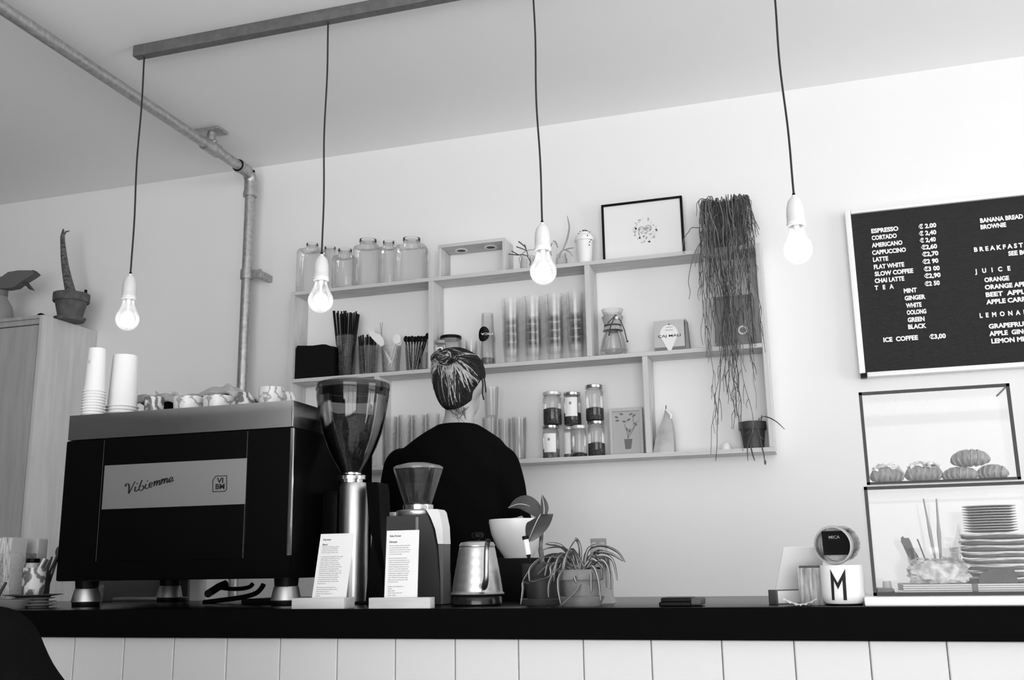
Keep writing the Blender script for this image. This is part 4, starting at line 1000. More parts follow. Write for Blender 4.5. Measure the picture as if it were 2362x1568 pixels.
# croissants
m_cro = wave_mat('baked_pastry', .17, .27, 27, 'X', dist=5, rough=.45, detail=4, bump=.35, band=(.1, .8))
m_almond = mat('almond_flakes', .72, .7, noise=(60, .55, .85))
ZC = zu0+.0045
def croissant(px, py, Y, L, R, yaw, z, curve, lab, group, almond=False, seed=1):
    rnd = random.Random(seed); c = at(px, py, Y)
    t = thing('croissant', lab, 'croissant', (c.x, Y, z), group, yaw)
    rings = []; n = 70
    for i in range(n+1):
        u = i/n; s = 2*u-1
        a = s*curve; rad = L/(2*curve) if curve > 0 else 1e6
        p = Vector((rad*math.sin(a), rad*(1-math.cos(a)), 0))
        k = (1-abs(s)**2.3)**.55
        def rad_(q):
            seg = abs(s)*3.4+.45*math.cos(q+.6); saw = seg-math.floor(seg); return max(.0015, R*k*(1.04-.20*saw**2))
        r = max(.0015, R*k); 
        tx = Vector((math.cos(a), math.sin(a), 0)); nx = Vector((-tx.y, tx.x, 0))
        rings.append([p+nx*(rad_(q)*1.05*math.cos(q))+Vector((0,0,R*.92+rad_(q)*.92*math.sin(q)-.25*(R-r))) for q in [2*PI*j/26 for j in range(26)]])
    zmin = min(v.z for rg in rings for v in rg)
    rings = [[v-Vector((0,0,zmin)) for v in rg] for rg in rings]
    m = MB(); m.loft(rings, T=t.matrix_basis); m.build('pastry', m_cro, t, ang=60)
    if almond:
        m = MB()
        for k in range(95):
            s = rnd.uniform(-.72, .72); q = rnd.gauss(PI/2, .55); a = s*curve; rad = L/(2*curve)
            kk = (1-abs(s)**2.3)**.55; tx = Vector((math.cos(a), math.sin(a), 0)); nx = Vector((-tx.y, tx.x, 0))
            p = Vector((rad*math.sin(a), rad*(1-math.cos(a)), -zmin))+nx*(R*kk*1.06*math.cos(q))+Vector((0,0,R*.92+R*kk*.98*math.sin(q)-.25*(R-R*kk)))
            Rm = Matrix.Rotation(rnd.uniform(0, 6), 4, 'Z') @ Matrix.Rotation(rnd.uniform(-.9, .9), 4, 'X') @ Matrix.Rotation(rnd.uniform(-.9, .9), 4, 'Y')
            m.ball((0,0,0), rnd.uniform(.004, .0085), rnd.uniform(.003, .0055), .0008, 8, 4, T=t.matrix_basis @ Matrix.Translation(p) @ Rm)
        m.build('almond_flakes', m_almond, t, kind='stuff')
        m = MB()
        for k in range(4):
            s = rnd.uniform(-.3, .4); p = Vector((L*.5*s, -R*rnd.uniform(.55, .85), R*rnd.uniform(1.2, 1.6)))
            m.ball(p, rnd.uniform(.002, .0045), .003, .0022, 8, 5, T=t.matrix_basis)
        m.build('dark_crumbs', m_dpot, t)
    return t
croissant(2047, 1095, 2.215, .070, .0205, .30, ZC, .5, 'almond croissant with few flakes, leftmost in the upper case', 'almond croissants', True, 3)
croissant(2131, 1092, 2.215, .074, .0215, .20, ZC, .5, 'almond croissant heaped with flakes beside the plain croissants', 'almond croissants', True, 8)
croissant(2213, 1090, 2.212, .072, .0160, -.40, ZC, .35, 'plain croissant lying under the top one, next to the almond croissants', 'plain croissants')
croissant(2288, 1088, 2.222, .066, .0175, -.70, ZC, .35, 'plain croissant at the right end of the upper case', 'plain croissants')
croissant(2237, 1060, 2.216, .076, .0190, -.30, ZC+.0285, .4, 'plain croissant lying on top of two others', 'plain croissants')

# ---- inside the lower case
m_board = wave_mat('striped_board', .16, .55, 75, 'Z', dist=.3, rough=.6, band=(.35, .6))
ZB = zb1-.001
bx0, bx1 = at(2084, 1360, 2.16).x, .60
zbd = ZB+.0200
t = thing('serving_board', 'layered striped wooden board in the lower case', 'board', ((bx0+bx1)/2, 2.25, ZB))
MB().box(bx0, bx1, 2.16, 2.34, ZB, zbd, bev=.0012).build('board', m_board, t)
MB().box(at(2243,1360,2.158).x, at(2257,1360,2.158).x, 2.1585, 2.30, ZB+.0004, zbd+.0006).build('dark_band', m_dpot, t, smooth=False)
# rough plates on the board
m_rough = mat('rough_dark_stoneware', .07, .8, noise=(90, .035, .13), bump=(120, .5)); m_rim = mat('pale_raw_rim', .55, .85, noise=(60, .4, .65), bump=(100, .5))
pcx, pr_ = at(2310, 1290, 2.26).x, .0735
zt0, ztop = zbd+.0006, at(2300, 1229, 2.26).z
npl = 8; pitch = (ztop-zt0)/npl
for k in range(npl):
    z = zt0+k*pitch; rnd = random.Random(k); ph, ph2 = rnd.uniform(0, 6), rnd.uniform(0, 6)
    t = thing('stoneware_plate', '%s rough dark handmade plate with a pale uneven rim' % (ORD[k] if k < 7 else 'topmost'), 'plate', (pcx, 2.26, z), 'rough plates stacked in the case')
    wob = lambda a, r_, zz, ph=ph, ph2=ph2: r_*(1+.018*math.sin(a*3+ph)+.012*math.sin(a*7+ph2)) if r_ > .04 else r_
    h = pitch-.0012
    MB().lathe([(0,0),(pr_*.80,0),(pr_*.95,h*.18),(pr_*.985,h*.62),(pr_*.93,h*.62),(0,h*.45)], (pcx, 2.26, z), 64, fn=wob).build('dish', m_rough, t)
    m = MB().lathe([(pr_*.93,h*.64),(pr_*.985,h*.64),(pr_*1.0,h*.78),(pr_*.985,h*.97),(pr_*.93,h*.93),(pr_*.91,h*.7)], (pcx, 2.26, z), 64, fn=wob)
    for q, v in enumerate(m.v): a = math.atan2(v.y-2.26, v.x-pcx); v.z += .0012*math.sin(a*4+ph)
    m.build('rim', m_rim, t)
# small glossy plates
x, r = rc(2221, 2346, 1195, 2.26); z0 = ztop+.0012; z1 = at(2283, 1166, 2.26).z; npp = 10; pitch = (z1-z0)/npp
for k in range(npp):
    z = z0+k*pitch
    if k == 0:
        p0 = thing('small_plate', 'lowest glossy dark plate on the rough plates', 'plate', (x, 2.26, z), 'small glossy plates in the case')
        MB().lathe([(0,0),(r*.62,0),(r*.8,pitch*.25),(r*.97,pitch*.62),(r*.9,pitch*.72),(r*.6,.0014),(0,.0013)], (x, 2.26, z), 56).build('dish', mat('glossy_dark_glaze', .05, .15, spec=.7), p0)
        MB().lathe([(r*.955,pitch*.66),(r,pitch*.68),(r*1.005,pitch*.8),(r,pitch*.92),(r*.955,pitch*.86)], (x, 2.26, z), 56).build('rim', mat('grey_glazed_rim', .45, .2, spec=.7), p0)
    else: dup(p0, (x, 2.26, z), '%s glossy dark plate of the neat stack with pale rims' % (ORD[k] if k < 9 else 'topmost'))
# brownie block
A, B = at(2258, 1330, 2.175), at(2346, 1330, 2.175); zt_ = at(2300, 1313, 2.175).z
poly_ = [(A.x,zbd+.0006),(B.x,zbd+.0006),(B.x-.001,zt_-.006),(B.x-.006,zt_),(A.x+.02,zt_+.001),(A.x+.004,zt_-.008),(A.x-.001,zt_-.018)]
tag(MB().extr(poly_, 2.172, 2.184).build('brownie', mat('dark_cake', .035, .8, noise=(70, .02, .05), bump=(140, .7))), 'dark brownie block at the front of the striped board', 'brownie')
# crumble cake chunk
m_crumb = mat('flaky_crumble', .42, .85, noise=(60, .16, .66), bump=(90, 1.2))
A, B = at(2100, 1330, 2.175), at(2233, 1330, 2.175); zt_ = at(2165, 1292, 2.175).z
rnd = random.Random(5)
def crf(d):
    return 1+.10*math.sin(d.x*9+2)*math.sin(d.z*7+1)+.07*math.sin(d.y*13+d.x*17)+.05*math.sin(d.z*23+d.x*19)
m = MB().ball(((A.x+B.x)/2, 2.182, (zbd+zt_)/2), (B.x-A.x)/2*1.02, .018, (zt_-zbd)/2*.95, 40, 24, fn=lambda d: crf(d)*min(1.18, (1/(abs(d.x)**5+abs(d.z)**5+1e-4))**(1/5)))
zmin = min(v.z for v in m.v)
for v in m.v: v.z = max(v.z, zbd+.0008)
for k in range(60):
    p = Vector((rnd.uniform(A.x+.004, B.x-.004), rnd.uniform(2.168, 2.190), zt_+rnd.uniform(-.008, .004)))
    m.ball((0,0,0), rnd.uniform(.004,.008), rnd.uniform(.002,.004), .0012, 6, 4, T=Matrix.Translation(p) @ Matrix.Rotation(rnd.uniform(0,6),4,'Z') @ Matrix.Rotation(rnd.uniform(-.8,.8),4,'Y'))
tag(m.build('crumble_cake', m_crumb), 'light flaky crumble cake at the front of the striped board', 'cake')
# glass with tongs, spoons
GYY = 2.29; x, r = rc(2092, 2216, 1300, GYY); zt_ = at(2150, 1263, GYY).z
t = thing('utensil_glass', 'clear glass tumbler holding tongs behind the crumble cake', 'glass', (x, GYY, zbd))
MB().lathe([(0,.008),(r*.9,.008),(r*1.0,zt_-zbd),(r*.97,zt_-zbd),(r*.87,.011),(0,.011)], (x, GYY, zbd), 40).build('wall', m_glass, t)
MB().lathe([(0,0),(r*.88,0),(r*.9,.0078),(0,.0078)], (x, GYY, zbd), 40).build('base', m_glass, t)
YT = GYY-.01
t = thing('dark_tongs', 'short dark wooden tongs leaning left in the clear glass', 'tongs', tuple(at(2110, 1290, YT)))
ta = [(2078,1240),(2082,1236),(2086,1241),(2095,1240),(2100,1248),(2107,1266),(2117,1281),(2119,1287),(2112,1301),(2108,1303),(2107,1296),(2106,1283),(2110,1302),(2106,1304),(2098,1290),(2090,1266),(2078,1250)]
MB().extr([(at(a,b,YT).x, at(a,b,YT).z) for a, b in ta[:11]+[(2104,1280)]+[(2100,1285),(2090,1266),(2078,1250)]], YT-.006, YT+.0).build('tong_arm', m_dpot, t)
MB().extr([(at(a,b,YT).x, at(a,b,YT).z) for a, b in [(2079,1249),(2090,1250),(2104,1278),(2110,1303),(2106,1304),(2096,1286)]], YT+.001, YT+.006).build('tong_arm', m_dpot, t)
A, B = at(2116, 1243, YT), at(2131, 1282, YT)
tag(MB().tube([A, B, B+(B-A)*.5], .0014, 7).build('cake_pick', m_dpot), 'thin dark pick standing next to the tongs', 'pick')
m_spoonw = mat('greyish_wood', .42, .7)
for k, (a, b, rr, lab) in enumerate((((2130,1150),(2152,1262), .0042, 'grey wooden spoon handle leaning left in the glass'), ((2160,1150),(2168,1262), .0048, 'grey wooden spoon handle standing upright in the glass'))):
    A, B = at(*a, GYY+.012), at(*b, GYY+.012); D = B-A
    tag(MB().tube([A, A+D*.45, A+D*.7, A+D*1.25], [rr*.7, rr, rr*1.7, rr], 10, sq=.5).build('wooden_spoon', m_spoonw), lab, 'spoon', 'spoons in the case glass')
# crinkled bag beside
A = [(2192,1300),(2196,1262),(2206,1232),(2209,1210),(2213,1210),(2216,1240),(2216,1303)]
YB2 = 2.235
tag(MB().extr([(at(a,b,YB2).x, at(a,b,YB2).z) for a, b in [(2190,1345)]+A+[(2217,1345)]], YB2-.004, YB2+.004).build('cellophane_bag', glass('cellophane', .8, .4, bump=(120, 1.5), gloss=1.5)), 'crinkled cellophane bag wedged between the glass and the plates', 'bag')
# small white dish and flat tray at left
x, r = rc(2035, 2057, 1346, 2.24)
zt_ = at(2045, 1357, 2.20).z
tag(MB().box(at(2019,1360,2.20).x, at(2062,1360,2.20).x, 2.18, 2.28, ZB, zt_, bev=.002).build('flat_tray', m_dpot), 'flat dark tray in the left corner of the lower case', 'tray')
tag(MB().box(at(2063,1364,2.17).x, at(2083,1364,2.17).x, 2.15, 2.28, ZB, ZB+.009, bev=.001).build('clear_box', glass('clear_box', .75, .45, body=.1)), 'low clear plastic lid between the dark tray and the striped board', 'lid')
tag(MB().lathe([(0,0),(r,0),(r*.86,at(2045,1340,2.24).z-zt_),(0,at(2045,1340,2.24).z-zt_)], (x, 2.24, zt_), 30).build('small_pot', mat('pale_grey_pot', .45, .6)), 'tiny pale pot upside down on the flat dark tray', 'pot')

# ================================================================== menu board
BYF = 3.662
t = thing('menu_board', 'black letter board with the drinks menu in a white frame on the wall', 'menu board', (.65, BYF, 1.76))
BX0, BX1, BZ0, BZ1 = .139, 1.16, 1.757, 2.364
m_felt = wave_mat('grooved_black_felt', .010, .026, 62, 'Z', rough=.9, detail=0, bump=.6)
MB().box(BX0+.014, BX1-.014, BYF+.006, RY1-.001, BZ0+.008, BZ1-.008).build('felt_panel', m_felt, t, smooth=False)
m = MB()
m.box(BX0, BX0+.0195, BYF-.006, BYF+.034, BZ0+.013, BZ1, bev=.002); m.build('frame_side', m_white, t)
MB().box(BX1-.02, BX1, BYF-.006, BYF+.034, BZ0, BZ1, bev=.002).build('frame_side', m_white, t)
MB().box(BX0+.0205, BX1-.021, BYF-.006, BYF+.034, BZ1-.0135, BZ1, bev=.002).build('frame_top', m_white, t)
MB().box(BX0+.0245, BX1-.021, BYF-.006, BYF+.034, BZ0-.001, BZ0+.0145, bev=.002).build('frame_bottom', m_white, t)
MB().box(BX0+.004, BX0+.0235, BYF+.004, BYF+.033, BZ0-.001, BZ0+.012).build('corner_gap', m_black, t, smooth=False)
YLt = BYF+.0055
L = MB()
rows = [('ESPRESSO',2010,2073,538,535), ('CORTADO',2011,2069,554,549), ('AMERICANO',2011,2082,571,565), ('CAPPUCCINO',2012,2090,588,580), ('LATTE',2014,2049,604,600), ('FLAT WHITE',2016,2086,621,614), ('SLOW COFFEE',2018,2107,637,629), ('CHAI LATTE',2018,2086,653,646), ('T   E   A',2018,2062,669,666),
        ('MINT',2085,2115,676,673), ('GINGER',2087,2135,693,690), ('WHITE',2090,2126,710,707), ('OOLONG',2092,2137,726,723), ('GREEN',2094,2133,743,740), ('BLACK',2095,2137,759,756), ('ICE  COFFEE',2038,2118,789,784),
        ('€ 2.00',2119,2160,528,524), ('€ 2,40',2120,2160,544,540), ('€ 2,40',2122,2159,560,557), ('€2,60',2125,2162,576,573), ('€2,70',2127,2165,592,590), ('€2 90',2128,2165,609,606), ('€3 00',2131,2168,626,623), ('€2,90',2132,2170,642,639), ('€2 50',2133,2168,660,656), ('€3,00',2144,2182,782,779),
        ('BANANA BREAD',2261,2360,514,503), ('BROWNIE',2262,2321,529,522), ('B R E A K F A S T',2247,2360,581,569), ('SEE BOARD',2326,2402,590,582), ('J   U   I   C   E',2249,2331,631,624), ('ORANGE',2271,2328,651,646), ('ORANGE APPLE',2272,2382,668,658), ('BEET  APPLE',2274,2374,685,677), ('APPLE CARROT',2275,2391,702,692),
        ('L  E  M  O  N  A  D  E',2260,2386,733,722), ('GRAPEFRUIT',2281,2377,758,750), ('APPLE  GINGER',2282,2392,775,768), ('LEMON MINT',2287,2386,792,786)]
for s, xl, xr, yl, yr in rows:
    A, B = at(xl, yl, YLt), at(xr, yr, YLt)
    MB().text(s, A, .0158, width=B.x-A.x, bold=.045, th=.002).build('menu_line', mat('white_plastic_letters', .85, .5), t)
# ================================================================== on top of the shelf
def sq_jar(pl, pr, pb, pt, nl, nr, nt, Y, lab):
    """square shouldered storage jar with a round neck"""
    A, B = at(pl, pb, Y), at(pr, pb, Y); zt_ = at((pl+pr)/2, pt, Y).z; w = (B.x-A.x)/2; cx = (A.x+B.x)/2; d = .045
    t = thing('storage_jar', lab, 'jar', (cx, Y, ST), 'empty glass jars on the shelf top')
    H = zt_-ST; nb = (at(nr, nt, Y).x-at(nl, nt, Y).x)/2; hn = at((nl+nr)/2, nt, Y).z-ST
    def ring(k, z, rad):
        out = []
        for j in range(24):
            a = 2*PI*j/24+PI/24; c, s = math.cos(a), math.sin(a); p = 5 if k > .99 else 2+3*k
            rr = 1/(abs(c)**p+abs(s)**p)**(1/p); out.append(Vector((cx+rad*rr*c, Y+min(rad, d)*rr*s, ST+z)))
        return out
    m = MB(); m.loft([ring(1, .001, w*.93), ring(1, .008, w), ring(1, H*.9, w), ring(.8, H*.97, w*.93), ring(.3, H, nb*1.05), ring(0, hn-.012, nb*.98)], cap=True)
    m.build('body', m_glassj, t)
    MB().lathe([(nb*.9,hn-.0115),(nb*1.1,hn-.010),(nb*1.1,hn-.001),(nb*1.0,hn),(nb*.86,hn)], (cx, Y, ST), 28).build('lid', glass('jar_lid', .95, .45, gloss=1.0), t)
m_glassj = glass('jar_clear', .955, .70, gloss=.6)
for a in ((690,746,655,575,709,731,562,3.63,'empty square glass jar, leftmost on the shelf top'),
          (748,771,655,588,749,770,570,3.645,'empty glass jar half hidden behind a glowing bulb'),
          (772,817,658,591,792,818,574,3.615,'small empty glass jar right of a glowing bulb on the shelf top'),
          (819,876,654,568,831,864,553,3.632,'large empty square glass jar with a rim in the middle of the jar row'),
          (878,913,650,570,888,910,556,3.64,'narrow empty square glass jar second from the plywood dripper stand'),
          (916,982,646,566,931,965,550,3.632,'large empty square glass jar next to the plywood dripper stand')):
    sq_jar(*a)
# dripper stand
DY0, DY1 = 3.590, 3.695
A, B = at(1011, 650, DY0), at(1166, 640, DY0); zt_ = at(1090, 556, DY0).z
t = thing('dripper_stand', 'low plywood box stand with two round holes on the shelf top', 'stand', ((A.x+B.x)/2, 3.64, ST))
m_plys = MATS['plywood_boards']
MB().box(A.x, A.x+.011, DY0, DY1, ST, zt_-.0135, bev=.0005).build('side', MATS['plywood_uprights'], t); MB().box(B.x-.011, B.x, DY0, DY1, ST, zt_-.0135, bev=.0005).build('side', MATS['plywood_uprights'], t)
MB().box(A.x, B.x, DY0, DY1, zt_-.013, zt_, bev=.0005).build('top', m_plys, t)
for px in (1063, 1131):
    xx = at(px, 570, 3.64).x
    MB().lathe([(.017,-.0004),(.026,-.0006),(.027,-.003),(.017,-.0034)], (xx, 3.645, zt_-.013), 36).build('hole_ring', m_white, t)
    MB().lathe([(0,-.0003),(.0165,-.0003),(.0165,-.0014),(0,-.0014)], (xx, 3.645, zt_-.013), 30).build('hole', m_dpot, t)
# cuttings
def vase(pl, pr, pt, Y, name, lab):
    x, r = rc(pl, pr, pt, Y); H = at((pl+pr)/2, pt, Y).z-ST
    t = thing(name, lab, 'plant', (x, Y, ST))
    MB().lathe([(0,.004),(r*.9,.004),(r,H*.6),(r*.8,H*.8),(r*.8,H),(r*.74,H),(r*.9,H*.55),(r*.84,.007),(0,.007)], (x, Y, ST), 28).build('vase', m_glassj, t)
    MB().lathe([(0,0),(r*.86,0),(r*.88,.0035),(0,.0035)], (x, Y, ST), 24).build('vase_base', m_glassj, t)
    return t
VY = 3.635
t = vase(1198, 1238, 592, VY, 'twig_cutting', 'forked dark twigs in a small glass left of the hanging bulb')
m = MB()
tw = lambda l, r0, r1: m.tube([at(a, b, VY-.01) for a, b in l], [r0+(r1-r0)*i/(len(l)-1) for i in range(len(l))], 7)
tw([(1222,612),(1224,602),(1216,590),(1206,587),(1195,588),(1184,587),(1173,586)], .0018, .0022); tw([(1195,587),(1188,583),(1180,579)], .0018, .002)
tw([(1218,590),(1215,578),(1203,573),(1191,569)], .0018, .0022); tw([(1214,576),(1211,569),(1203,562),(1196,557)], .0018, .0026); tw([(1214,577),(1212,569),(1210,564)], .0018, .0022)
m.build('twigs', mat('dark_twig', .05, .7), t)
m = MB(); tw([(1213,578),(1225,576),(1238,575)], .0012, .0008); tw([(1213,579),(1204,585),(1198,596),(1197,604)], .0012, .0008); tw([(1222,590),(1224,596),(1220,600),(1224,606)], .0012, .001); m.build('roots', m_leafm, t)
t = vase(1281, 1309, 587, VY, 'leaf_cutting', 'long pale leaf cutting in a small glass right of the hanging bulb')
m = MB()
def lv(l, w_, side=(1,.3,0)):
    Q = smoothc([at(a, b, VY-.01) for a, b in l], 5); n = len(Q)-1; m.leaf(Q, [w_*math.sin(PI*(.15+.8*i/n))+.0003 for i in range(n+1)], side)
lv([(1295,582),(1302,568),(1309,548),(1313,525),(1311,510),(1308,497)], .0034); lv([(1299,577),(1312,573),(1325,571)], .003, (.2,.3,1)); lv([(1300,575),(1308,578),(1316,583),(1321,592)], .0022, (.5,.3,.8))
lv([(1287,572),(1283,562),(1279,556),(1275,557)], .003); lv([(1272,590),(1269,575),(1272,563),(1275,560)], .0028)
lv([(1296,578),(1292,585),(1290,598)], .0030)
m.build('leaves', mat('pale_leaf', .26, .5), t, ang=80)
# whipped cream cup
x, r = rc(1326, 1371, 560, 3.64); zr_ = at(1348, 552, 3.64).z; H = zr_-ST
t = thing('sundae_cup', 'white cup topped with cream and dark flakes beside the framed drawing', 'cup', (x, 3.64, ST))
MB().lathe([(0,0),(r*.70,0),(r*.88,H*.9),(r*1.0,H*.92),(r*1.02,H),(r*.9,H),(0,H-.004)], (x, 3.64, ST), 36).build('cup', m_white, t)
MB().lathe([(r*.92,H+.0004),(r*.95,H+.006),(r*.82,H+.015),(r*.62,H+.019),(r*.6,H+.025),(r*.3,H+.032),(0,H+.036)], (x, 3.64, ST), 30, fn=lambda a, q, z: q*(1+.04*math.sin(a*6+z*200))).build('cream', m_white, t)
m = MB(); rnd = random.Random(2)
for k in range(26):
    a = rnd.uniform(0, 6.3); rr = r*rnd.uniform(.05, .62); z = H+.034-(rr/r)**1.5*.025
    m.ball((0,0,0), .0055, .0016, .0014, 7, 4, T=Matrix.Translation((x+rr*math.cos(a), 3.64+rr*math.sin(a), ST+z+.002)) @ Matrix.Rotation(rnd.uniform(0,6),4,'Z') @ Matrix.Rotation(rnd.uniform(-.7,.7),4,'Y'))
for px, py in ((1355,543),(1363,553),(1360,558),(1359,565)):
    p = at(px, py, 3.64-r*.95); m.ball(p, .003, .0014, .0022, 7, 4)
m.build('dark_flakes', m_black, t, kind='stuff')
# framed drawing
FY = 3.655
A, B = at(1392, 596, FY), at(1580, 577, FY); zt_ = (at(1391, 472, FY).z+at(1577, 454, FY).z)/2
t = thing('framed_drawing', 'small drawing in a thin black frame on top of the shelf', 'picture', ((A.x+B.x)/2, FY, ST))
fw = .0085; x0, x1 = A.x, B.x
for a in ((x0, x0+fw, ST, zt_), (x1-fw, x1, ST, zt_), (x0+fw, x1-fw, zt_-fw, zt_), (x0+fw, x1-fw, ST, ST+fw*.8)):
    MB().box(a[0], a[1], FY-.009, FY+.009, a[2], a[3], bev=.0006).build('frame_bar', m_black, t)
MB().box(x0+fw, x1-fw, FY-.003, FY+.003, ST+fw*.8, zt_-fw).build('sheet', m_paper, t, smooth=False)
m = MB(); cxx, czz = at(1488, 532, FY).x, at(1488, 532, FY).z; yy = FY-.0034
rnd = random.Random(11)
def disc(mm, cx, cz, r_, th_=.0003, n=10):
    mm.lathe([(0,0),(r_,0),(r_,th_),(0,th_)], n=n, T=Matrix.Translation((cx, yy, cz)) @ Matrix.Rotation(PI/2, 4, 'X'))
m2 = MB()
for k in range(120):
    a = rnd.uniform(0, 2*PI); q = math.sqrt(rnd.random())*.046; px, pz = cxx+q*math.cos(a), czz+q*math.sin(a)*1.1
    if pz > czz+.012 and q < .036: continue
    (disc(m, px, pz, rnd.uniform(.0012, .0042)) if k % 3 else disc(m2, px, pz, rnd.uniform(.0010, .0026)))
m.build('flower_wreath', mat('pencil_grey', .52, .8), t, smooth=False); m2.build('dark_petals', mat('pencil_dark', .22, .8), t, smooth=False)
m = MB()
for dx, dz, r_ in ((-.013, .006, .010), (.013, .008, .011)):
    pts = [Vector((cxx+dx+r_*math.cos(a), yy-.0002, czz+dz+r_*1.15*math.sin(a))) for a in [2*PI*i/20 for i in range(21)]]
    m.tube(pts, .0007, 5)
    for q in range(7): m.tube([Vector((cxx+dx-r_+q*r_*.33, yy-.0002, czz+dz+r_*.9)), Vector((cxx+dx-r_*1.2+q*r_*.4, yy-.0002, czz+dz-r_*.2*(abs(q-3)))) ], .0005, 5)
m.build('pencil_heads', mat('pencil_mid', .35, .8), t)
# trailing plant
HY_ = 3.635; x, r = rc(1632, 1724, 500, HY_); zt_ = at(1677, 478, HY_).z; H = zt_-ST
t = thing('trailing_cactus', 'dark pot of long trailing stems hanging down over the shelf right end', 'potted plant', (x, HY_, ST))
MB().lathe([(0,0),(r*.72,0),(r*.95,H*.7),(r,H*.72),(r*1.0,H),(r*.92,H),(r*.9,H*.9),(0,H*.9)], (x, HY_, ST), 36).build('pot', m_dpot, t)
MB().lathe([(0,H*.905),(r*.89,H*.905)], (x, HY_, ST), 24).build('soil', m_soil, t)
A, B = at(1630, 500, HY_-.04), at(1622, 468, HY_-.04)
MB().tube([A, B], .0022, 6).ball(B, .006, .003, .0045, 8, 5).build('plant_marker', m_dpot, t)
rnd = random.Random(21); m = MB(); m2 = MB()
ends = [(1640,1050),(1650,1000),(1655,1065),(1668,880),(1685,880),(1690,930),(1700,960),(1705,905),(1712,1000),(1715,1040),(1742,880),(1748,945),(1720,860),(1697,850),(1660,840),(1740,1000),(1728,800),(1672,905),(1692,990)]
md = MB()
vines = []
for k in range(len(ends)): vines.append(('e', ends[k]))
for k in range(52): vines.append(('r', rnd.choice([.12,.20,.26,.32,.38,.44,.50,.55])))
for k in range(16): vines.append(('s', rnd.uniform(.04, .10)))
def stem(P, w0, mm):
    Q = smoothc(P, 4); mm.tube(Q, [w0*(1-.45*i/len(Q)) for i in range(len(Q))], 5); return Q
for k, (kind, v) in enumerate(vines):
    a0 = rnd.uniform(PI*.98, PI*2.02) if kind != 's' else rnd.uniform(0, 2*PI)
    X0, Y0 = x+r*.8*math.cos(a0), HY_+r*.8*math.sin(a0)
    fr_y = rnd.uniform(3.518, 3.560) if kind != 's' else HY_+r*1.15*math.sin(a0)
    fr_y = min(max(fr_y, 3.516), 3.69)
    xm = x+r*rnd.uniform(1.05, 1.28)*math.cos(a0)
    tip = at(v[0], v[1], 3.548) if kind == 'e' else Vector((xm+rnd.uniform(-.03, .03), 0, ST+H-v-.03))
    z_h = ST+H+rnd.uniform(-.004, .022)
    P = [Vector((X0, Y0, ST+H*.91)), Vector(((X0+xm)/2, (Y0+fr_y)/2, z_h)), Vector((xm, fr_y, ST+H-rnd.uniform(.005, .022)))]
    n = max(2, int((P[-1].z-tip.z)/.05)); z0_ = P[-1].z
    for i in range(1, n+1):
        u = i/n; P.append(Vector((xm+(tip.x-xm)*u**.8+rnd.uniform(-.006,.006), fr_y+rnd.uniform(-.003,.003), z0_+(tip.z-z0_)*u)))
    w0 = rnd.uniform(.0014, .0023); mm = m2 if k == 24 else (m if rnd.random() < .55 else md)
    Q = stem(P, w0, mm)
    for i in range(7, len(Q)-2, 4):          # forked side stems hanging beside the main one
        if rnd.random() < .62:
            q = Q[i]; s_ = rnd.choice([-1, 1]); l = rnd.uniform(.025, .095); e_ = s_*rnd.uniform(.004, .014)
            if q.z-l < SB: continue
            stem([q, q+Vector((e_*.8, -.002, -l*.25)), q+Vector((e_+rnd.uniform(-.003,.003), -.002, -l*.65)), q+Vector((e_*rnd.uniform(.6,1.3), -.002, -l))], rnd.uniform(.0011, .0017), m if rnd.random() < .5 else md)
for P in ([(1625,520),(1612,525),(1596,525),(1588,535),(1578,550),(1575,575),(1580,585)], [(1632,540),(1612,565),(1600,590),(1592,620),(1588,650),(1592,672),(1589,690)], [(1640,530),(1622,550),(1610,580),(1603,615)], [(1700,500),(1722,505),(1733,525),(1739,560),(1740,600)], [(1700,500),(1730,498),(1744,515)], [(1712,505),(1728,530),(1735,560),(1738,590)]):
    Q = smoothc([at(a, b, 3.555) for a, b in P], 5); m.tube(Q, [.0020-.0010*i/len(Q) for i in range(len(Q))], 5)
sf = m.build('trailing_stems', mat('grey_green_stem', .13, .6, noise=(40, .09, .20)), t); m2.build('pale_stem', mat('pale_stem', .5, .6), sf); md.build('dark_stems', mat('dark_green_stem', .045, .6), sf)

# ================================================================== upper compartments
YI = 3.635
# black cloth bag
A, B = at(678, 868, 3.60), at(770, 860, 3.60)
pr_ = [(A.x,SM+.0006),(B.x,SM+.0006),(B.x,at(769,799,3.6).z),(at(763,797,3.6).x,at(763,798,3.6).z),(at(751,794,3.6).x,at(751,794,3.6).z),(at(742,794,3.6).x,at(742,794,3.6).z),(at(720,797,3.6).x,at(720,797,3.6).z),(at(686,797,3.6).x,at(686,797,3.6).z),(A.x+.004,at(684,805,3.6).z)]
pr_ = [(max(a, SXL+.0195), b) for a, b in pr_]
tag(MB().extr(pr_, 3.600, 3.690).build('black_bag', m_blackm), 'plain black bag in the left end compartment of the shelf', 'bag')
def tumbler(pl, pr, pt, Y, zf, lab, group=None, gm=None, name='glass_tumbler', taper=.88):
    x, r = rc(pl, pr, pt, Y); H = at((pl+pr)/2, pt, Y).z-zf
    t = thing(name, lab, 'glass', (x, Y, zf), group)
    MB().lathe([(0,.006),(r*taper*.95,.006),(r,H),(r*.955,H),(r*taper*.9,.010),(0,.010)], (x, Y, zf), 28).build('wall', gm or m_glassp, t)
    MB().lathe([(0,0),(r*taper*.92,0),(r*taper*.94,.0055),(0,.0055)], (x, Y, zf), 28).build('base', gm or m_glassp, t)
    return t, x, r, H
t, x, r, H = tumbler(776, 824, 776, YI, SM, 'tall cut glass full of black straws on the shelf', 'cutlery glasses on the shelf')
rnd = random.Random(4); n = 22
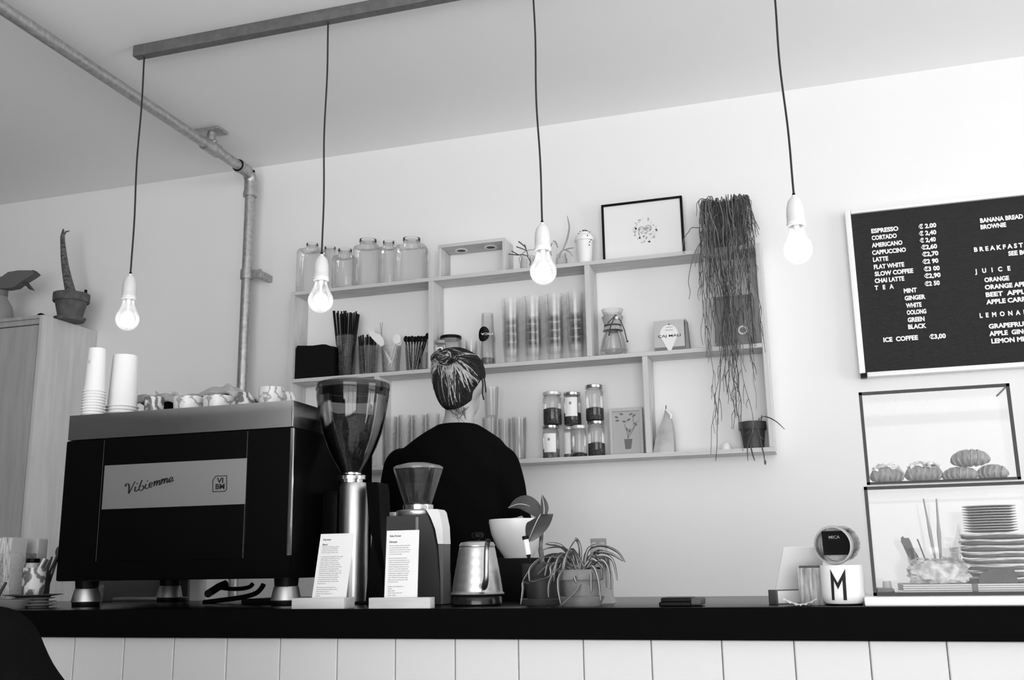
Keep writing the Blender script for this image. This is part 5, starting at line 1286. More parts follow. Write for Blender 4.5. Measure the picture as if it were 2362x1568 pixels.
for k in range(n):
    u = k/(n-1); px = 770+u*58+rnd.uniform(-2, 2); py = 716+rnd.uniform(0, 10); dy = rnd.uniform(-.016, .016)
    top = at(px, py, YI+dy); bt = Vector((x+(u-.5)*r*1.2, YI+dy*.7, SM+.011))
    o = MB().tube([bt, top], .0034, 8).build('drinking_straw', m_white if k == 12 else m_black)
    tag(o, 'white striped straw among the black ones in the tall glass' if k == 12 else 'black straw in the tall cut glass on the shelf', 'straw', None if k == 12 else 'black straws in the tall glass')
t, x, r, H = tumbler(826, 874, 800, YI, SM, 'cut glass of black plastic cutlery handles beside the straws', 'cutlery glasses on the shelf')
for k in range(10):
    u = k/9; dy = rnd.uniform(-.012, .012); top = at(829+u*38+rnd.uniform(-2, 2), 772+rnd.uniform(0, 6)+(8 if k > 7 else 0), YI+dy); bt = Vector((x+(u-.5)*r*1.1, YI+dy*.6, SM+.011))
    o = MB().tube([bt, top], [.0046, .0056], 8, sq=.6).build('plastic_knife', m_black if k not in (3, 5) else m_dpot)
    if k == 3: tag(o, 'greyer plastic handle left of its twin in the shorter cutlery glass', 'cutlery')
    elif k == 5: tag(o, 'greyer plastic handle right of its twin in the shorter cutlery glass', 'cutlery')
    else: tag(o, 'black plastic handle in the shorter cutlery glass', 'cutlery', 'black handles in the short glass')
t, x, r, H = tumbler(879, 926, 800, YI, SM, 'cut glass with wooden fork and spoon between black cutlery glasses', 'cutlery glasses on the shelf')
m_wc = mat('pale_wooden_cutlery', .80, .65)
YF_ = YI-.012
def flat(poly_, Y, th_=.0016): return MB().extr([(at(a,b,Y).x, at(a,b,Y).z) for a, b in poly_], Y-th_/2, Y+th_/2)
o = flat([(848,757),(850,756),(853,764),(855,764),(853,756),(855,756),(859,765),(861,765),(858,757),(861,757),(866,768),(876,771),(884,780),(886,790),(884,797),(888,806),(905,836),(900,838),(884,808),(877,797),(868,790),(858,780),(852,770)], YF_)
fk = o.build('wooden_fork', m_wc, ang=20); tag(fk, 'pale wooden fork leaning left out of the middle cutlery glass', 'fork')
m = MB(); cs = at(914, 782, YF_); m.ball(cs, .019, .0025, .021, 20, 12); A = at(908, 800, YF_); B = at(895, 845, YF_); m.tube([cs+Vector((-.004,0,-.016)), A, B], [.006,.0035,.003], 8, sq=.5)
tag(m.build('wooden_spoon', m_wc), 'pale round wooden spoon in the middle cutlery glass', 'spoon')
m = MB(); cs = at(917, 788, YF_+.012); m.ball(cs, .018, .0025, .020, 20, 12); m.tube([cs+Vector((-.004,0,-.016)), at(902, 845, YF_+.010)], [.005,.003], 8, sq=.5)
tag(m.build('wooden_spoon', m_wc), 'second wooden spoon just behind the pale round one', 'spoon')
for k, (a, b) in enumerate(((( 877,744),(880,775)), ((882,743),(880,774)))):
    A, B = at(*a, YI+.014), at(*b, YI+.014)
    tag(MB().tube([A, B+(B-A)*1.3], .0012, 6).build('skewer', mat('grey_wood_skewer', .3, .7)), '%s thin wooden prong above the pale fork' % ['left', 'right'][k], 'skewer')
t, x, r, H = tumbler(934, 976, 798, YI, SM, 'cut glass of black spoons next to the shelf divider', 'cutlery glasses on the shelf')
for k in range(8):
    u = k/7; dy = rnd.uniform(-.012, .012); top = at(936+u*50, 782-(8 if k == 7 else 0)+rnd.uniform(-1, 3), YI+dy); top.x = min(top.x, -1.449); bt = Vector((x+(u-.5)*r*1.1, YI+dy*.6, SM+.011))
    m = MB().tube([bt, top], [.0034, .0045], 6, sq=.6); m.ball(top, .0095, .003, .013, 10, 8)
    tag(m.build('plastic_spoon', m_black), 'black plastic spoon in the glass by the divider' if k < 7 else 'rightmost and highest black spoon in the glass by the divider', 'spoon', 'black spoons in the glass' if k < 7 else None)
tumbler(970, 986, 812, 3.612, SM, 'narrow clear shot glass squeezed against the shelf divider', None, m_glassj, 'shot_glass', 1.0)
# jars left of the cups
def screw_jar(pl, pr, pt, pb, Y, zf, lab, lidm, fill=.35, fillm=None, label=False, group=None, lidh=.012, txt=None, bm=None):
    x, r = rc(pl, pr, (pt+pb)/2, Y); H = at((pl+pr)/2, pt, Y).z-zf
    t = thing('storage_jar', lab, 'jar', (x, Y, zf), group)
    MB().lathe([(0,.001),(r*.9,.001),(r*.98,.006),(r*.98,H-lidh-.012),(r*.86,H-lidh-.003),(r*.86,H-lidh),(0,H-lidh)], (x, Y, zf), 30).build('body', bm or m_glassj, t)
    l = MB().lathe([(0,0),(r*.93,0),(r*.95,.001),(r*.95,lidh-.001),(r*.92,lidh),(0,lidh)], (x, Y, zf+H-lidh+.0002), 30).build('lid', lidm, t)
    if fill: MB().lathe([(0,.003),(r*.9,.003),(r*.93,.008),(r*.93,H*fill-.002),(r*.5,H*fill+.003),(0,H*fill)], (x, Y, zf), 26).build('contents', fillm, t, kind='stuff')
    if label:
        m = MB(); n = 10; a0, a1 = -PI/2-.75+label[0], -PI/2+.75+label[0]; z0, z1 = H*label[1], H*label[2]; rr = r*1.0
        for i in range(n):
            b0, b1 = a0+(a1-a0)*i/n, a0+(a1-a0)*(i+1)/n
            vs = [Vector((x+q*math.cos(b), Y+q*math.sin(b), zf+z)) for q in (rr, rr+.0006) for b in (b0, b1) for z in (z0, z1)]
            m.add(vs, [(0,1,3,2),(4,6,7,5),(0,2,6,4),(1,5,7,3)]+([(0,4,5,1)] if i == 0 else [])+([(2,3,7,6)] if i == n-1 else []))
        lb = m.build('label', m_paper, t)
        if txt:
            T_ = MB(); T_.text(txt, (x-r*.55, Y-r*1.0-.0008, zf+z0+(z1-z0)*.62), (z1-z0)*.17, width=r*1.1, bold=.02)
            for v in T_.v: a = (v.x-x)/(r*1.01); v.x = x+(r+.0009)*math.sin(a); v.y = Y-(r+.0009)*math.cos(a)
            T_.build('lettering', mat('label_grey_print', .25, .7), lb)
    return t, x, r, H
m_lids = mat('silver_lid', .5, .3, metal=1); m_lidp = mat('pale_lid', .62, .35, metal=.3); m_beand = mat('dark_tea', .03, .8, noise=(140, .015, .08), bump=(150, 1))
m_teal = mat('pale_tea', .16, .85, noise=(120, .06, .3), bump=(150, 1))
screw_jar(1014, 1066, 776, 842, 3.648, SM, 'glass jar with a glossy black lid right of the shelf divider', m_black, 0)
screw_jar(1004, 1029, 786, 842, 3.603, SM, 'small jar with a white MICA label in front of the black lidded jar', mat('grey_lid', .3, .4), .3, m_teal, (0, .32, .74), txt='MICA')
# clear cups, nested
def cups(pl, pr, ptop, n, Y, lab, gm=m_plastic):
    x, r = rc(pl, pr, (ptop+830)/2, Y); Ht = at((pl+pr)/2, ptop, Y).z-SM; hc = min(.098, Ht*.78); pitch = (Ht-hc)/(n-1) if n > 1 else 0
    c0 = None
    for k in range(n):
        z = SM+k*pitch+.0002; lb = '%s clear plastic cup in the %s' % (ORD[k] if k < n-1 else 'topmost', lab)
        if c0 is None:
            c0 = thing('plastic_cup', lb, 'plastic cup', (x, Y, z), 'nested clear plastic cups')
            MB().lathe([(0,.001),(r*.72,.001),(r*.74,.002),(r*.97,hc-.002),(r*.955,hc-.002),(r*.72,.004),(0,.003)], (x, Y, z), 26).build('wall', gm, c0)
            MB().lathe([(r*.96,hc-.0035),(r*1.0,hc-.003),(r*1.0,hc),(r*.96,hc)], (x, Y, z), 26).build('rim', gm, c0)
        else: dup(c0, (x, Y, z), lb)
cups(1157, 1202, 690, 6, YI, 'stack nearest the MICA bottle'); cups(1205, 1254, 686, 6, YI, 'second cup stack from the MICA bottle'); cups(1256, 1304, 680, 6, YI, 'third cup stack from the MICA bottle'); cups(1306, 1350, 676, 6, YI, 'cup stack against the right divider')
cups(1073, 1102, 784, 3, YI, 'low stack left of the MICA bottle')
# bottle with an upside down MICA label
x, r = rc(1106, 1144, 800, 3.62); H = at(1125, 724, 3.62).z-SM
t = thing('glass_bottle', 'tall clear bottle with a round black upside down MICA label', 'bottle', (x, 3.62, SM))
MB().lathe([(0,.003),(r*.9,.003),(r*.95,.01),(r*.95,H*.55),(r*.8,H*.7),(r*.72,H),(r*.66,H),(r*.74,H*.7),(r*.88,.012),(0,.006)], (x, 3.62, SM), 30).build('body', m_glassj, t)
lc = at(1123, 774, 3.62); k_ = MB(); n = 30
vs = []
for i in range(n):
    a = 2*PI*i/n; ax_, az_ = .0235*math.cos(a), .0295*math.sin(a); th_ = ax_/(r*1.02); vs.append(Vector((lc.x-.003+(r+.001)*math.sin(th_), 3.62-(r+.001)*math.cos(th_), lc.z+az_+ax_*.1)))
cen = Vector((lc.x-.003, 3.62-r-.001, lc.z)); k_.v = vs+[v+Vector((0,-.0008,0)) for v in vs]+[cen, cen+Vector((0,-.0008,0))]
k_.f = [(i, (i+1) % n, 2*n) for i in range(n)]+[((i+1) % n+n, i+n, 2*n+1) for i in range(n)]+[(i, i+n, (i+1) % n+n, (i+1) % n) for i in range(n)]
lb = k_.build('label', m_black, t)
T_ = MB(); a, b = at(1137, 767, 3.62-r-.003), at(1109, 766, 3.62-r-.003)
T_.text('MICA', a, .0085, right=(-1,0,.05), up=(0,0,-1), width=a.x-b.x, bold=.02, th=.0004); T_.build('lettering', m_white, lb)
MB().lathe([(0,.012),(r*.84,.012),(r*.84,.030),(0,.030)], (x+.0, 3.62, SM), 24).build('stopper', glass('grey_stopper', .55, .3), t)
# pour over carafe
PYc = 3.635; x, r = rc(1384, 1447, 800, PYc); H = at(1412, 715, PYc).z-SM
t = thing('pour_over_carafe', 'hourglass coffee carafe with a wooden collar and leather tie', 'carafe', (x, PYc, SM))
zw = at(1410, 752, PYc).z-SM
MB().lathe([(0,.003),(r*.75,.003),(r*1.0,.012),(r*1.02,.025),(r*.8,zw*.6),(r*.42,zw*.95),(r*.40,zw),(r*.5,zw*1.15),(r*.82,H),(r*.79,H),(r*.47,zw*1.15),(r*.36,zw),(r*.95,.025),(0,.006)], (x, PYc, SM), 40).build('glass_body', m_glassj, t)
c = MB().lathe([(r*.62,zw*.90),(r*.46,zw*1.0),(r*.56,zw*1.16),(r*.74,zw*1.30),(r*.80,zw*1.28),(r*.66,zw*1.10),(r*.58,zw*1.0),(r*.74,zw*.84)], (x, PYc, SM), 36).build('wooden_collar', mat('collar_wood', .38, .55, noise=(12, .33, .44), stretch=(6, 6, 1)), t)
m = MB().lathe([(r*.57,zw*.965),(r*.64,zw*.97),(r*.64,zw*1.02),(r*.57,zw*1.025)], (x, PYc, SM), 30)
k0 = at(1420, 726, PYc-.04)
m.tube([at(1402,745,PYc-.03), at(1412,735,PYc-.035), k0, at(1410,748,PYc-.042), at(1405,763,PYc-.045), at(1406,772,PYc-.045)], .0020, 7).tube([k0, at(1432,740,PYc-.04), at(1440,760,PYc-.045), at(1446,785,PYc-.046)], .0020, 7)
m.ball(at(1447,787,PYc-.046), .0045, .003, .004, 8, 6).ball(at(1405,772,PYc-.045), .004, .003, .0035, 8, 6)
m.build('leather_tie', mat('dark_leather', .05, .7), c)
MB().ball(at(1422, 733, PYc-.044), .0068, nu=14, nv=10).build('wooden_bead', m_wc, c)
# tea pack
TYp = 3.600; A, B = at(1510, 808, TYp), at(1587, 803, TYp); zt_ = at(1545, 738, TYp).z
t = thing('tea_packet', 'small packet with a white drop shaped CAJ MALI label', 'packet', ((A.x+B.x)/2, TYp+.02, SM))
m_pk = mat('pale_packet', .50, .6)
MB().box(A.x, B.x-.010, TYp, TYp+.05, SM, zt_, bev=.0015).build('box', m_pk, t)
MB().box(A.x+.001, B.x-.0105, TYp-.0006, TYp+.001, SM+.001, SM+.016).build('dark_band', mat('packet_band', .16, .6), t, smooth=False)
lc = at(1543, 769, TYp); R_ = .0325
pts = [(lc.x+R_*math.cos(a), lc.z+R_*math.sin(a)) for a in [math.radians(-38+i*(256)/30) for i in range(31)]]+[(lc.x-.005, SM+.002), (lc.x+.005, SM+.001)]
lb = MB().extr(pts, TYp-.0016, TYp-.0008).build('label', m_paper, t, smooth=False)
T_ = MB(); a, b = at(1518, 779, TYp-.0018), at(1570, 774, TYp-.0018); T_.text('ÇAJ MALI', a, .0092, width=b.x-a.x, bold=.01, th=.0003)
a, b = at(1536, 756, TYp-.0018), at(1551, 755, TYp-.0018); T_.text('LEMON', a, .0036, width=b.x-a.x, th=.0003)
a, b = at(1535, 763, TYp-.0018), at(1552, 761, TYp-.0018); T_.text('POWER', a, .0036, width=b.x-a.x, th=.0003)
T_.ball(at(1543, 748, TYp-.0017), .0035, .0004, .002, 10, 6)
T_.build('lettering', m_ink, lb)
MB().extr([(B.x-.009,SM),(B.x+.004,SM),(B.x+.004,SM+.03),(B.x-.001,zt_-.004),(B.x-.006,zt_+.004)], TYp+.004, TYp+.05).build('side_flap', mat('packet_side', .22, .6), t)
# big kraft bag behind the stems
KYb = 3.612; A, B = at(1652, 798, KYb), at(1738, 792, KYb); zt_ = at(1700, 682, KYb).z
t = thing('kraft_bag', 'tall grey paper bag with a round white sticker behind trailing stems', 'bag', ((A.x+B.x)/2, 3.64, SM))
MB().box(A.x, B.x, KYb, KYb+.06, SM+.0004, zt_, bev=.004).build('bag_body', mat('grey_kraft', .22, .75, noise=(12, .18, .27)), t)
MB().box(A.x-.001, B.x+.001, KYb-.001, KYb+.061, zt_-.012, zt_+.002, bev=.002).build('folded_top', mat('kraft_fold', .17, .75), t)
c_ = at(1713, 761, KYb)
MB().lathe([(.0105,0),(.0165,0),(.0165,.0008),(.0105,.0008)], n=30, T=Matrix.Translation((c_.x, KYb-.0004, c_.z)) @ Matrix.Rotation(PI/2, 4, 'X')).build('sticker', m_paper, t)

# ================================================================== lower compartments
glz = [(885,917,962,3.64,'cut glass at the left end of the lower row'), (919,949,958,3.64,'cut glass second from the left behind the shoulder'), (951,981,958,3.64,'cut glass third from the left behind the shoulder'), (983,1014,955,3.64,'cut glass nearest the left side of the neck')]
for pl, pr, pt, Y, lab in glz: tumbler(pl, pr, pt, Y, SB, lab, 'drinking glasses in the lower row')
def dglass(pl, pr, pt, Y, lab):
    return tumbler(pl, pr, pt, Y, SB, lab, 'drinking glasses in the lower row', m_glassj)
dglass(1112, 1146, 963, 3.64, 'plain glass right of the neck, lower of a pair'); t, x, r, H = dglass(1149, 1178, 966, 3.64, 'plain glass in the middle right of the neck'); dglass(1180, 1214, 963, 3.64, 'plain glass with a handle line at the right end of the row')
a = rc(1116, 1150, 900, 3.64)
t = thing('glass_tumbler', 'plain glass stacked on top of another right of the neck', 'glass', (a[0], 3.64, at(1130, 963, 3.64).z+.0003), 'drinking glasses in the lower row')
zf = at(1130, 963, 3.64).z+.0003; H = at(1130, 893, 3.64).z-zf
MB().lathe([(0,.004),(a[1]*.85,.004),(a[1],H),(a[1]*.95,H),(a[1]*.8,.007),(0,.007)], (a[0], 3.64, zf), 28).build('wall', m_glassj, t)
MB().lathe([(0,0),(a[1]*.84,0),(a[1]*.85,.0036),(0,.0036)], (a[0], 3.64, zf), 28).build('base', m_glassj, t)
J1, J2 = 3.612, 3.662
T3 = 'tea and spice jars stacked on the bottom board'
t, x, r, H1 = screw_jar(1251, 1291, 982, 1052, 3.622, SB, 'bottom left labelled jar of the two storey jar stack', m_lids, .30, m_teal, (.1, .18, .74), T3, txt='T')
t, x, r, H2 = screw_jar(1300, 1327, 984, 1051, 3.662, SB, 'rear bottom jar with a white label peeping out left of its neighbour', m_lidp, .25, m_teal, (-.3, .15, .8), T3)
t, x, r, H3 = screw_jar(1319, 1354, 982, 1050, 3.612, SB, 'front bottom jar in the middle with little tea left', m_lidp, .12, m_beand, None, T3)
t, x, r, H4 = screw_jar(1355, 1396, 972, 1047, 3.625, SB, 'bottom right jar half full of dark tea', m_lids, .38, m_beand, None, T3)
screw_jar(1252, 1296, 905, 982, 3.622, SB+H1+.0008, 'top left jar with a pale lid and dark tea', m_lidp, .5, m_beand, None, T3)
screw_jar(1300, 1341, 906, 982, 3.636, SB+max(H2,H3)+.0008, 'top middle jar with a silver lid and long white label', m_lids, .38, m_beand, (.05, .25, .83), T3, txt='T')
screw_jar(1350, 1393, 889, 972, 3.625, SB+H4+.0008, 'top right jar, the tallest, with a bright silver lid', m_lids, .36, m_beand, None, T3)
# framed plant picture
QY = 3.655; A, B = at(1409, 1046, QY), at(1486, 1042, QY); zt_ = at(1450, 941, QY).z; x1 = min(B.x, -.606)
t = thing('framed_print', 'pale wooden frame with a potted plant print on the bottom board', 'picture', ((A.x+x1)/2, QY, SB))
fw = .011; m_fw = mat('pale_frame_wood', .50, .6)
for a in ((A.x, A.x+fw, SB, zt_), (x1-fw, x1, SB, zt_), (A.x+fw, x1-fw, zt_-fw, zt_), (A.x+fw, x1-fw, SB, SB+fw)):
    MB().box(a[0], a[1], QY-.008, QY+.008, a[2], a[3], bev=.0006).build('frame_bar', m_fw, t)
sh = MB().box(A.x+fw, x1-fw, QY-.002, QY+.002, SB+fw, zt_-fw).build('sheet', mat('grey_print_paper', .45, .7), t, smooth=False)
m = MB(); yq = QY-.0026
pz = lambda l, mm=m: mm.extr([(at(a,b,QY).x, at(a,b,QY).z) for a, b in l], yq-.0002, yq+.0003)
pz([(1440,1013),(1459,1012),(1456,1035),(1443,1036)])
m.build('printed_pot', mat('print_pot', .16, .8), sh, smooth=False)
m = MB()
for l in ([(1447,1012),(1450,1000),(1462,985),(1460,960)], [(1450,1012),(1446,995),(1440,978)], [(1449,1010),(1462,988),(1470,970)]): m.tube([at(a, b, QY-.0028) for a, b in l], .0009, 5)
for cx_, cy_, a_ in ((1422,962,.3), (1433,955,.1), (1455,955,-.3), (1462,958,-.6), (1440,972,.2), (1424,970,-.2), (1450,968,-.4), (1466,978,.9), (1446,990,1.2), (1452,993,1.8)):
    p = at(cx_, cy_, QY-.0028); m.ball((0,0,0), .0075, .0004, .0036, 10, 6, T=Matrix.Translation(p) @ Matrix.Rotation(a_, 4, 'Y'))
m.build('printed_leaves', mat('print_leaf', .17, .8), sh)
# paper bag with a rolled top
WY = 3.632; ys = [1039, 1015, 990, 970, 955, 945]
L_ = [(at(a, y, WY).x, at(a, y, WY).z) for a, y in zip((1509,1514,1522,1529,1533,1534), ys)]; R_ = [(at(a, y, WY).x, at(a, y, WY).z) for a, y in zip((1557,1556,1554,1550,1544,1538), ys)]
L_[0] = (L_[0][0], SB); R_[0] = (R_[0][0], SB)
t = thing('paper_bag', 'small pointed paper coffee bag standing right of the plant print', 'bag', ((L_[0][0]+R_[0][0])/2, WY, SB))
bag(MB(), L_, R_, 0, 0, WY, .07).build('pouch', mat('grey_white_paper', .44, .7, noise=(18, .36, .5)), t, ang=25)
MB().tube([at(1536,945,WY-.02), at(1541,950,WY-.025), at(1548,957,WY-.03), at(1547,966,WY-.03)], [.004,.006,.006,.003], 10).build('rolled_top', m_paper, t)
MB().tube([at(1536,935,WY-.004), at(1536,946,WY-.006), at(1533,957,WY-.012)], .0016, 6).build('wire_tie', m_black, t)
# white dome
x, r = rc(1662, 1689, 1030, 3.64)
tag(MB().lathe([(0,0),(r,0),(r*.98,.008),(r*.7,.024),(r*.35,.031),(0,.033)], (x, 3.64, SB), 28).build('egg_shape', m_white), 'small white rounded object left of the dark pot on the bottom board', 'ornament')
# dark pot with a young spider plant
DYp = 3.63; x, r = rc(1703, 1768, 980, DYp); x = min(x, SXR-.019-r*1.05); zt_ = at(1735, 974, DYp).z; H = zt_-SB
t = thing('young_spider_plant', 'dark pot with a few long thin leaves in the shelf corner', 'potted plant', (x, DYp, SB))
MB().lathe([(0,0),(r*.72,0),(r*.88,H*.7),(r*.97,H*.7),(r,H*.73),(r,H),(r*.92,H),(r*.9,H*.86),(0,H*.86)], (x, DYp, SB), 36).build('pot', m_dpot, t)
MB().lathe([(0,H*.865),(r*.88,H*.865)], (x, DYp, SB), 24).build('soil', m_soil, t)
m = MB()
for P in ([(1752,985),(1750,970),(1757,962),(1770,962),(1790,972),(1810,990)], [(1752,985),(1748,985),(1752,1005),(1763,1014)], [(1745,985),(1752,1005),(1757,1030),(1762,1050),(1764,1070)], [(1735,985),(1738,1000),(1730,1010),(1724,1030),(1725,1063)], [(1730,1023),(1735,1045),(1741,1063)], [(1750,980),(1757,965),(1757,957)], [(1735,985),(1722,1000),(1712,1004)]):
    Q = smoothc([at(a, b, 3.576) for a, b in P], 5); n = len(Q)-1
    m.leaf(Q, [.0026*math.sin(PI*(.2+.7*i/n))+.0003 for i in range(n+1)], (.8,-.5,.2))
m.ball(at(1765, 1066, 3.574), .0042, .002, .009, 8, 6)
m.build('leaves', mat('thin_leaf', .10, .5), t, ang=80)
# ================================================================== people
def fused(mb, voxel, smooth=6):
    """melt overlapping closed pieces into one continuous skin; returns the result as an MB in world space"""
    me = bpy.data.meshes.new('tmp'); me.from_pydata(mb.v, [], mb.f); me.update()
    b = bmesh.new(); b.from_mesh(me); bmesh.ops.recalc_face_normals(b, faces=b.faces[:]); b.to_mesh(me); b.free()
    o = bpy.data.objects.new('tmp', me); C.objects.link(o)
    r = o.modifiers.new('r', 'REMESH'); r.mode = 'VOXEL'; r.voxel_size = voxel
    s = o.modifiers.new('s', 'SMOOTH'); s.factor = .5; s.iterations = smooth
    dg = bpy.context.evaluated_depsgraph_get(); dg.update(); m2 = bpy.data.meshes.new_from_object(o.evaluated_get(dg))
    out = MB(); out.v = [v.co.copy() for v in m2.vertices]; out.f = [tuple(p.vertices) for p in m2.polygons]
    bpy.data.objects.remove(o); bpy.data.meshes.remove(me); bpy.data.meshes.remove(m2)
    return out
def ell(cx, cy, z, hw, hd, n=28, p=2.4):
    out = []
    for k in range(n):
        a = 2*PI*k/n; c, s = math.cos(a), math.sin(a); rr = 1/(abs(c)**p+abs(s)**p)**(1/p)
        out.append(Vector((cx+hw*rr*c, cy+hd*rr*s, z)))
    return out
def torso(m, rows, Y): m.loft([ell(cx, Y+dy, z, hw, hd) for z, cx, hw, hd, dy in rows]); return m
def limb(m, pts, rad, n=16):
    P = smoothc([Vector(p) for p in pts], 5); k = len(pts)-1
    R_ = []
    for i in range(len(P)):
        u = i/5; j = min(int(u), k-1); R_.append(rad[j]+(rad[j+1]-rad[j])*(u-j))
    m.tube(P, R_, n); m.ball(P[0], R_[0]*.98); m.ball(P[-1], R_[-1]*.98); return m
def hand(m, w, d, up, side, s=1.0, curl=.9):
    """palm from wrist w along d; five curled fingers"""
    d = Vector(d).normalized(); up = Vector(up).normalized(); sd = d.cross(up).normalized()*side
    limb(m, [w, w+d*.05*s], [.024*s, .028*s], 10); m.ball(w+d*.055*s, .034*s, .034*s, .020*s)
    for k, (off, L) in enumerate(((-.027,.062), (-.009,.074), (.009,.070), (.026,.056))):
        b = w+d*.082*s+sd*off*s; P = [b-d*.03*s]; a = .15; q = b
        for seg in (.45, .32, .23):
            dd = d*math.cos(a)-up*math.sin(a); q = q+dd*L*seg*s; P.append(q); a += curl*.55
        limb(m, P, [.0088*s,.0086*s,.0078*s,.0066*s], 8)
    b = w+d*.025*s-sd*.030*s; limb(m, [b, b-sd*.022*s+d*.025*s-up*.006*s, b-sd*.020*s+d*.052*s-up*.016*s], [.0115*s,.0098*s,.0078*s], 8)
m_skin = mat('skin', .38, .6, noise=(14, .34, .42))
m_swt = mat('black_knit', .004, .95, spec=.02, bump=(220, .2))
m_trs = mat('dark_trousers', .02, .9, spec=.1); m_shoe = mat('dark_shoes', .03, .5)
BYp = 2.95
hx, hz = -1.077, 1.700
t = thing('person', 'barista in a black sweater with tied up hair seen from behind', 'person', (-1.10, BYp, 0))
m = MB()
m.ball((hx, BYp, hz+.012), .072, .090, .098, 28, 20)
m.ball((hx, BYp+.030, hz-.055), .052, .058, .060, 22, 16)
m.ball((hx, BYp+.094, hz-.018), .012, .018, .020, 12, 8); m.ball((hx, BYp+.078, hz-.055), .022, .012, .008, 12, 8)
for s in (-1, 1):
    m.ball((hx+s*.074, BYp+.005, hz-.012), .008, .018, .028, 12, 10); m.ball((hx+s*.030, BYp+.078, hz+.006), .013, .008, .008, 12, 8)
limb(m, [(hx+.002, BYp+.0, hz-.05), (hx+.002, BYp-.008, hz-.10), (-1.080, BYp-.005, 1.562), (-1.088, BYp, 1.50)], [.047,.046,.052,.082])
torso(m, [(1.53,-1.09,.09,.06,0),(1.47,-1.105,.15,.085,0),(1.35,-1.11,.15,.095,0),(1.15,-1.105,.13,.09,0),(1.0,-1.10,.145,.095,0),(.90,-1.10,.15,.10,0)], BYp)
aL = [(-1.268,BYp,1.445), (-1.287,BYp+.005,1.36), (-1.288,BYp+.02,1.262), (-1.23,BYp+.15,1.215), (-1.165,BYp+.275,1.195)]
aR = [(-.948,BYp,1.437), (-.928,BYp+.005,1.36), (-.922,BYp+.03,1.275), (-.97,BYp+.16,1.215), (-1.03,BYp+.275,1.195)]
for A_, sd in ((aL, 1), (aR, -1)):
    limb(m, A_, [.047,.044,.040,.036,.026]); w = Vector(A_[-1]); d = w-Vector(A_[-2]); d.z = -.02; hand(m, w, d, (0,0,1), sd)
for s in (-1, 1):
    x_ = -1.10+s*.085; limb(m, [(x_, BYp, .90), (x_+s*.01, BYp+.01, .50), (x_+s*.012, BYp-.01, .10)], [.080,.056,.040]); limb(m, [(x_+s*.012, BYp-.03, .045), (x_+s*.03, BYp+.15, .035)], [.036,.030])
body = fused(m, .0065, 4).build('body', m_skin, t, ang=180)
m = MB()
torso(m, [(1.569,-1.083,.062,.060,-.004),(1.548,-1.086,.098,.076,-.002),(1.520,-1.090,.142,.092,0),(1.485,-1.10,.178,.104,0),(1.43,-1.108,.188,.116,0),(1.33,-1.108,.176,.122,0),(1.20,-1.105,.166,.118,0),(1.05,-1.10,.172,.122,0),(.90,-1.10,.180,.126,0),(.86,-1.10,.176,.124,0)], BYp)
for A_ in (aL, aR):
    a = [Vector(A_[0]), Vector(A_[1]), Vector(A_[2])+Vector((0,-.006,.012))]
    P = smoothc(a, 5); m.tube(P, [.062-.006*i/(len(P)-1) for i in range(len(P))], 18); m.ball(P[0], .061)
    q = P[-1]; m.tube([q, q+Vector((0,.03,-.010)), q+Vector((.02 if A_ is aL else -.02,.07,-.022))], [.056,.054,.050], 18)
sw = fused(m, .009, 5)
for v in sw.v:                               # soft folds
    v.y += .004*math.sin(v.z*46+v.x*18)*math.sin(v.x*31)
sw.build('sweater', m_swt, t, ang=180)
m = MB()
torso(m, [(.95,-1.10,.165,.112,0),(.86,-1.10,.172,.120,0),(.78,-1.10,.165,.118,0)], BYp)
for s in (-1, 1):
    x_ = -1.10+s*.085; limb(m, [(x_, BYp, .84), (x_+s*.01, BYp+.01, .50), (x_+s*.012, BYp-.01, .11)], [.094,.074,.062])
fused(m, .012, 4).build('trousers', m_trs, t, ang=180)
for s in (-1, 1):
    x_ = -1.10+s*.097; m = MB(); limb(m, [(x_, BYp-.05, .050), (x_+s*.008, BYp+.06, .050), (x_+s*.02, BYp+.17, .040)], [.050,.050,.040])
    sh = fused(m, .008, 3)
    for v in sh.v: v.z = max(v.z, .001)
    sh.build('shoe', m_shoe, t, ang=180)
# hair: cap, combed strands drawn up to a knot
m_hair = mat('streaked_hair', .014, .8, spec=.1, noise=(40, .008, .022), stretch=(1.6, 1.6, .5), bump=(160, .5))
m_hairl = mat('fair_hair', .36, .45, noise=(30, .22, .46)); m_haird = mat('dark_hair', .018, .7, spec=.15)
# rows of the head seen from behind: (pixel row, left edge, right edge, half depth, centre shift)
HR = [(808,1040,1075,.030,-.030),(814,1026,1090,.048,-.020),(822,1012,1102,.066,-.012),(834,1005,1111,.082,-.006),(850,1002,1116,.092,-.002),(868,1003,1118,.097,0),(885,1005,1113,.096,0),(900,1008,1107,.090,-.004),(915,1013,1100,.080,-.010),(930,1021,1093,.066,-.020),(942,1030,1083,.050,-.028),(950,1042,1070,.034,-.034)]
rows = []
for py, a, b, hd, dy in HR:
    A, B = at(a, py, BYp), at(b, py, BYp); rows.append(((A.z+B.z)/2, (A.x+B.x)/2, (B.x-A.x)/2/1.03, hd, dy))
m = MB(); torso(m, rows, BYp)
for i, r_ in enumerate(m.v):                 # the face stays free: push the front of the cap back
    if r_.y > BYp+.035 and r_.z < 1.755: r_.y = BYp+.035
cap = fused(m, .006, 5).build('hair', m_hair, t, ang=180)
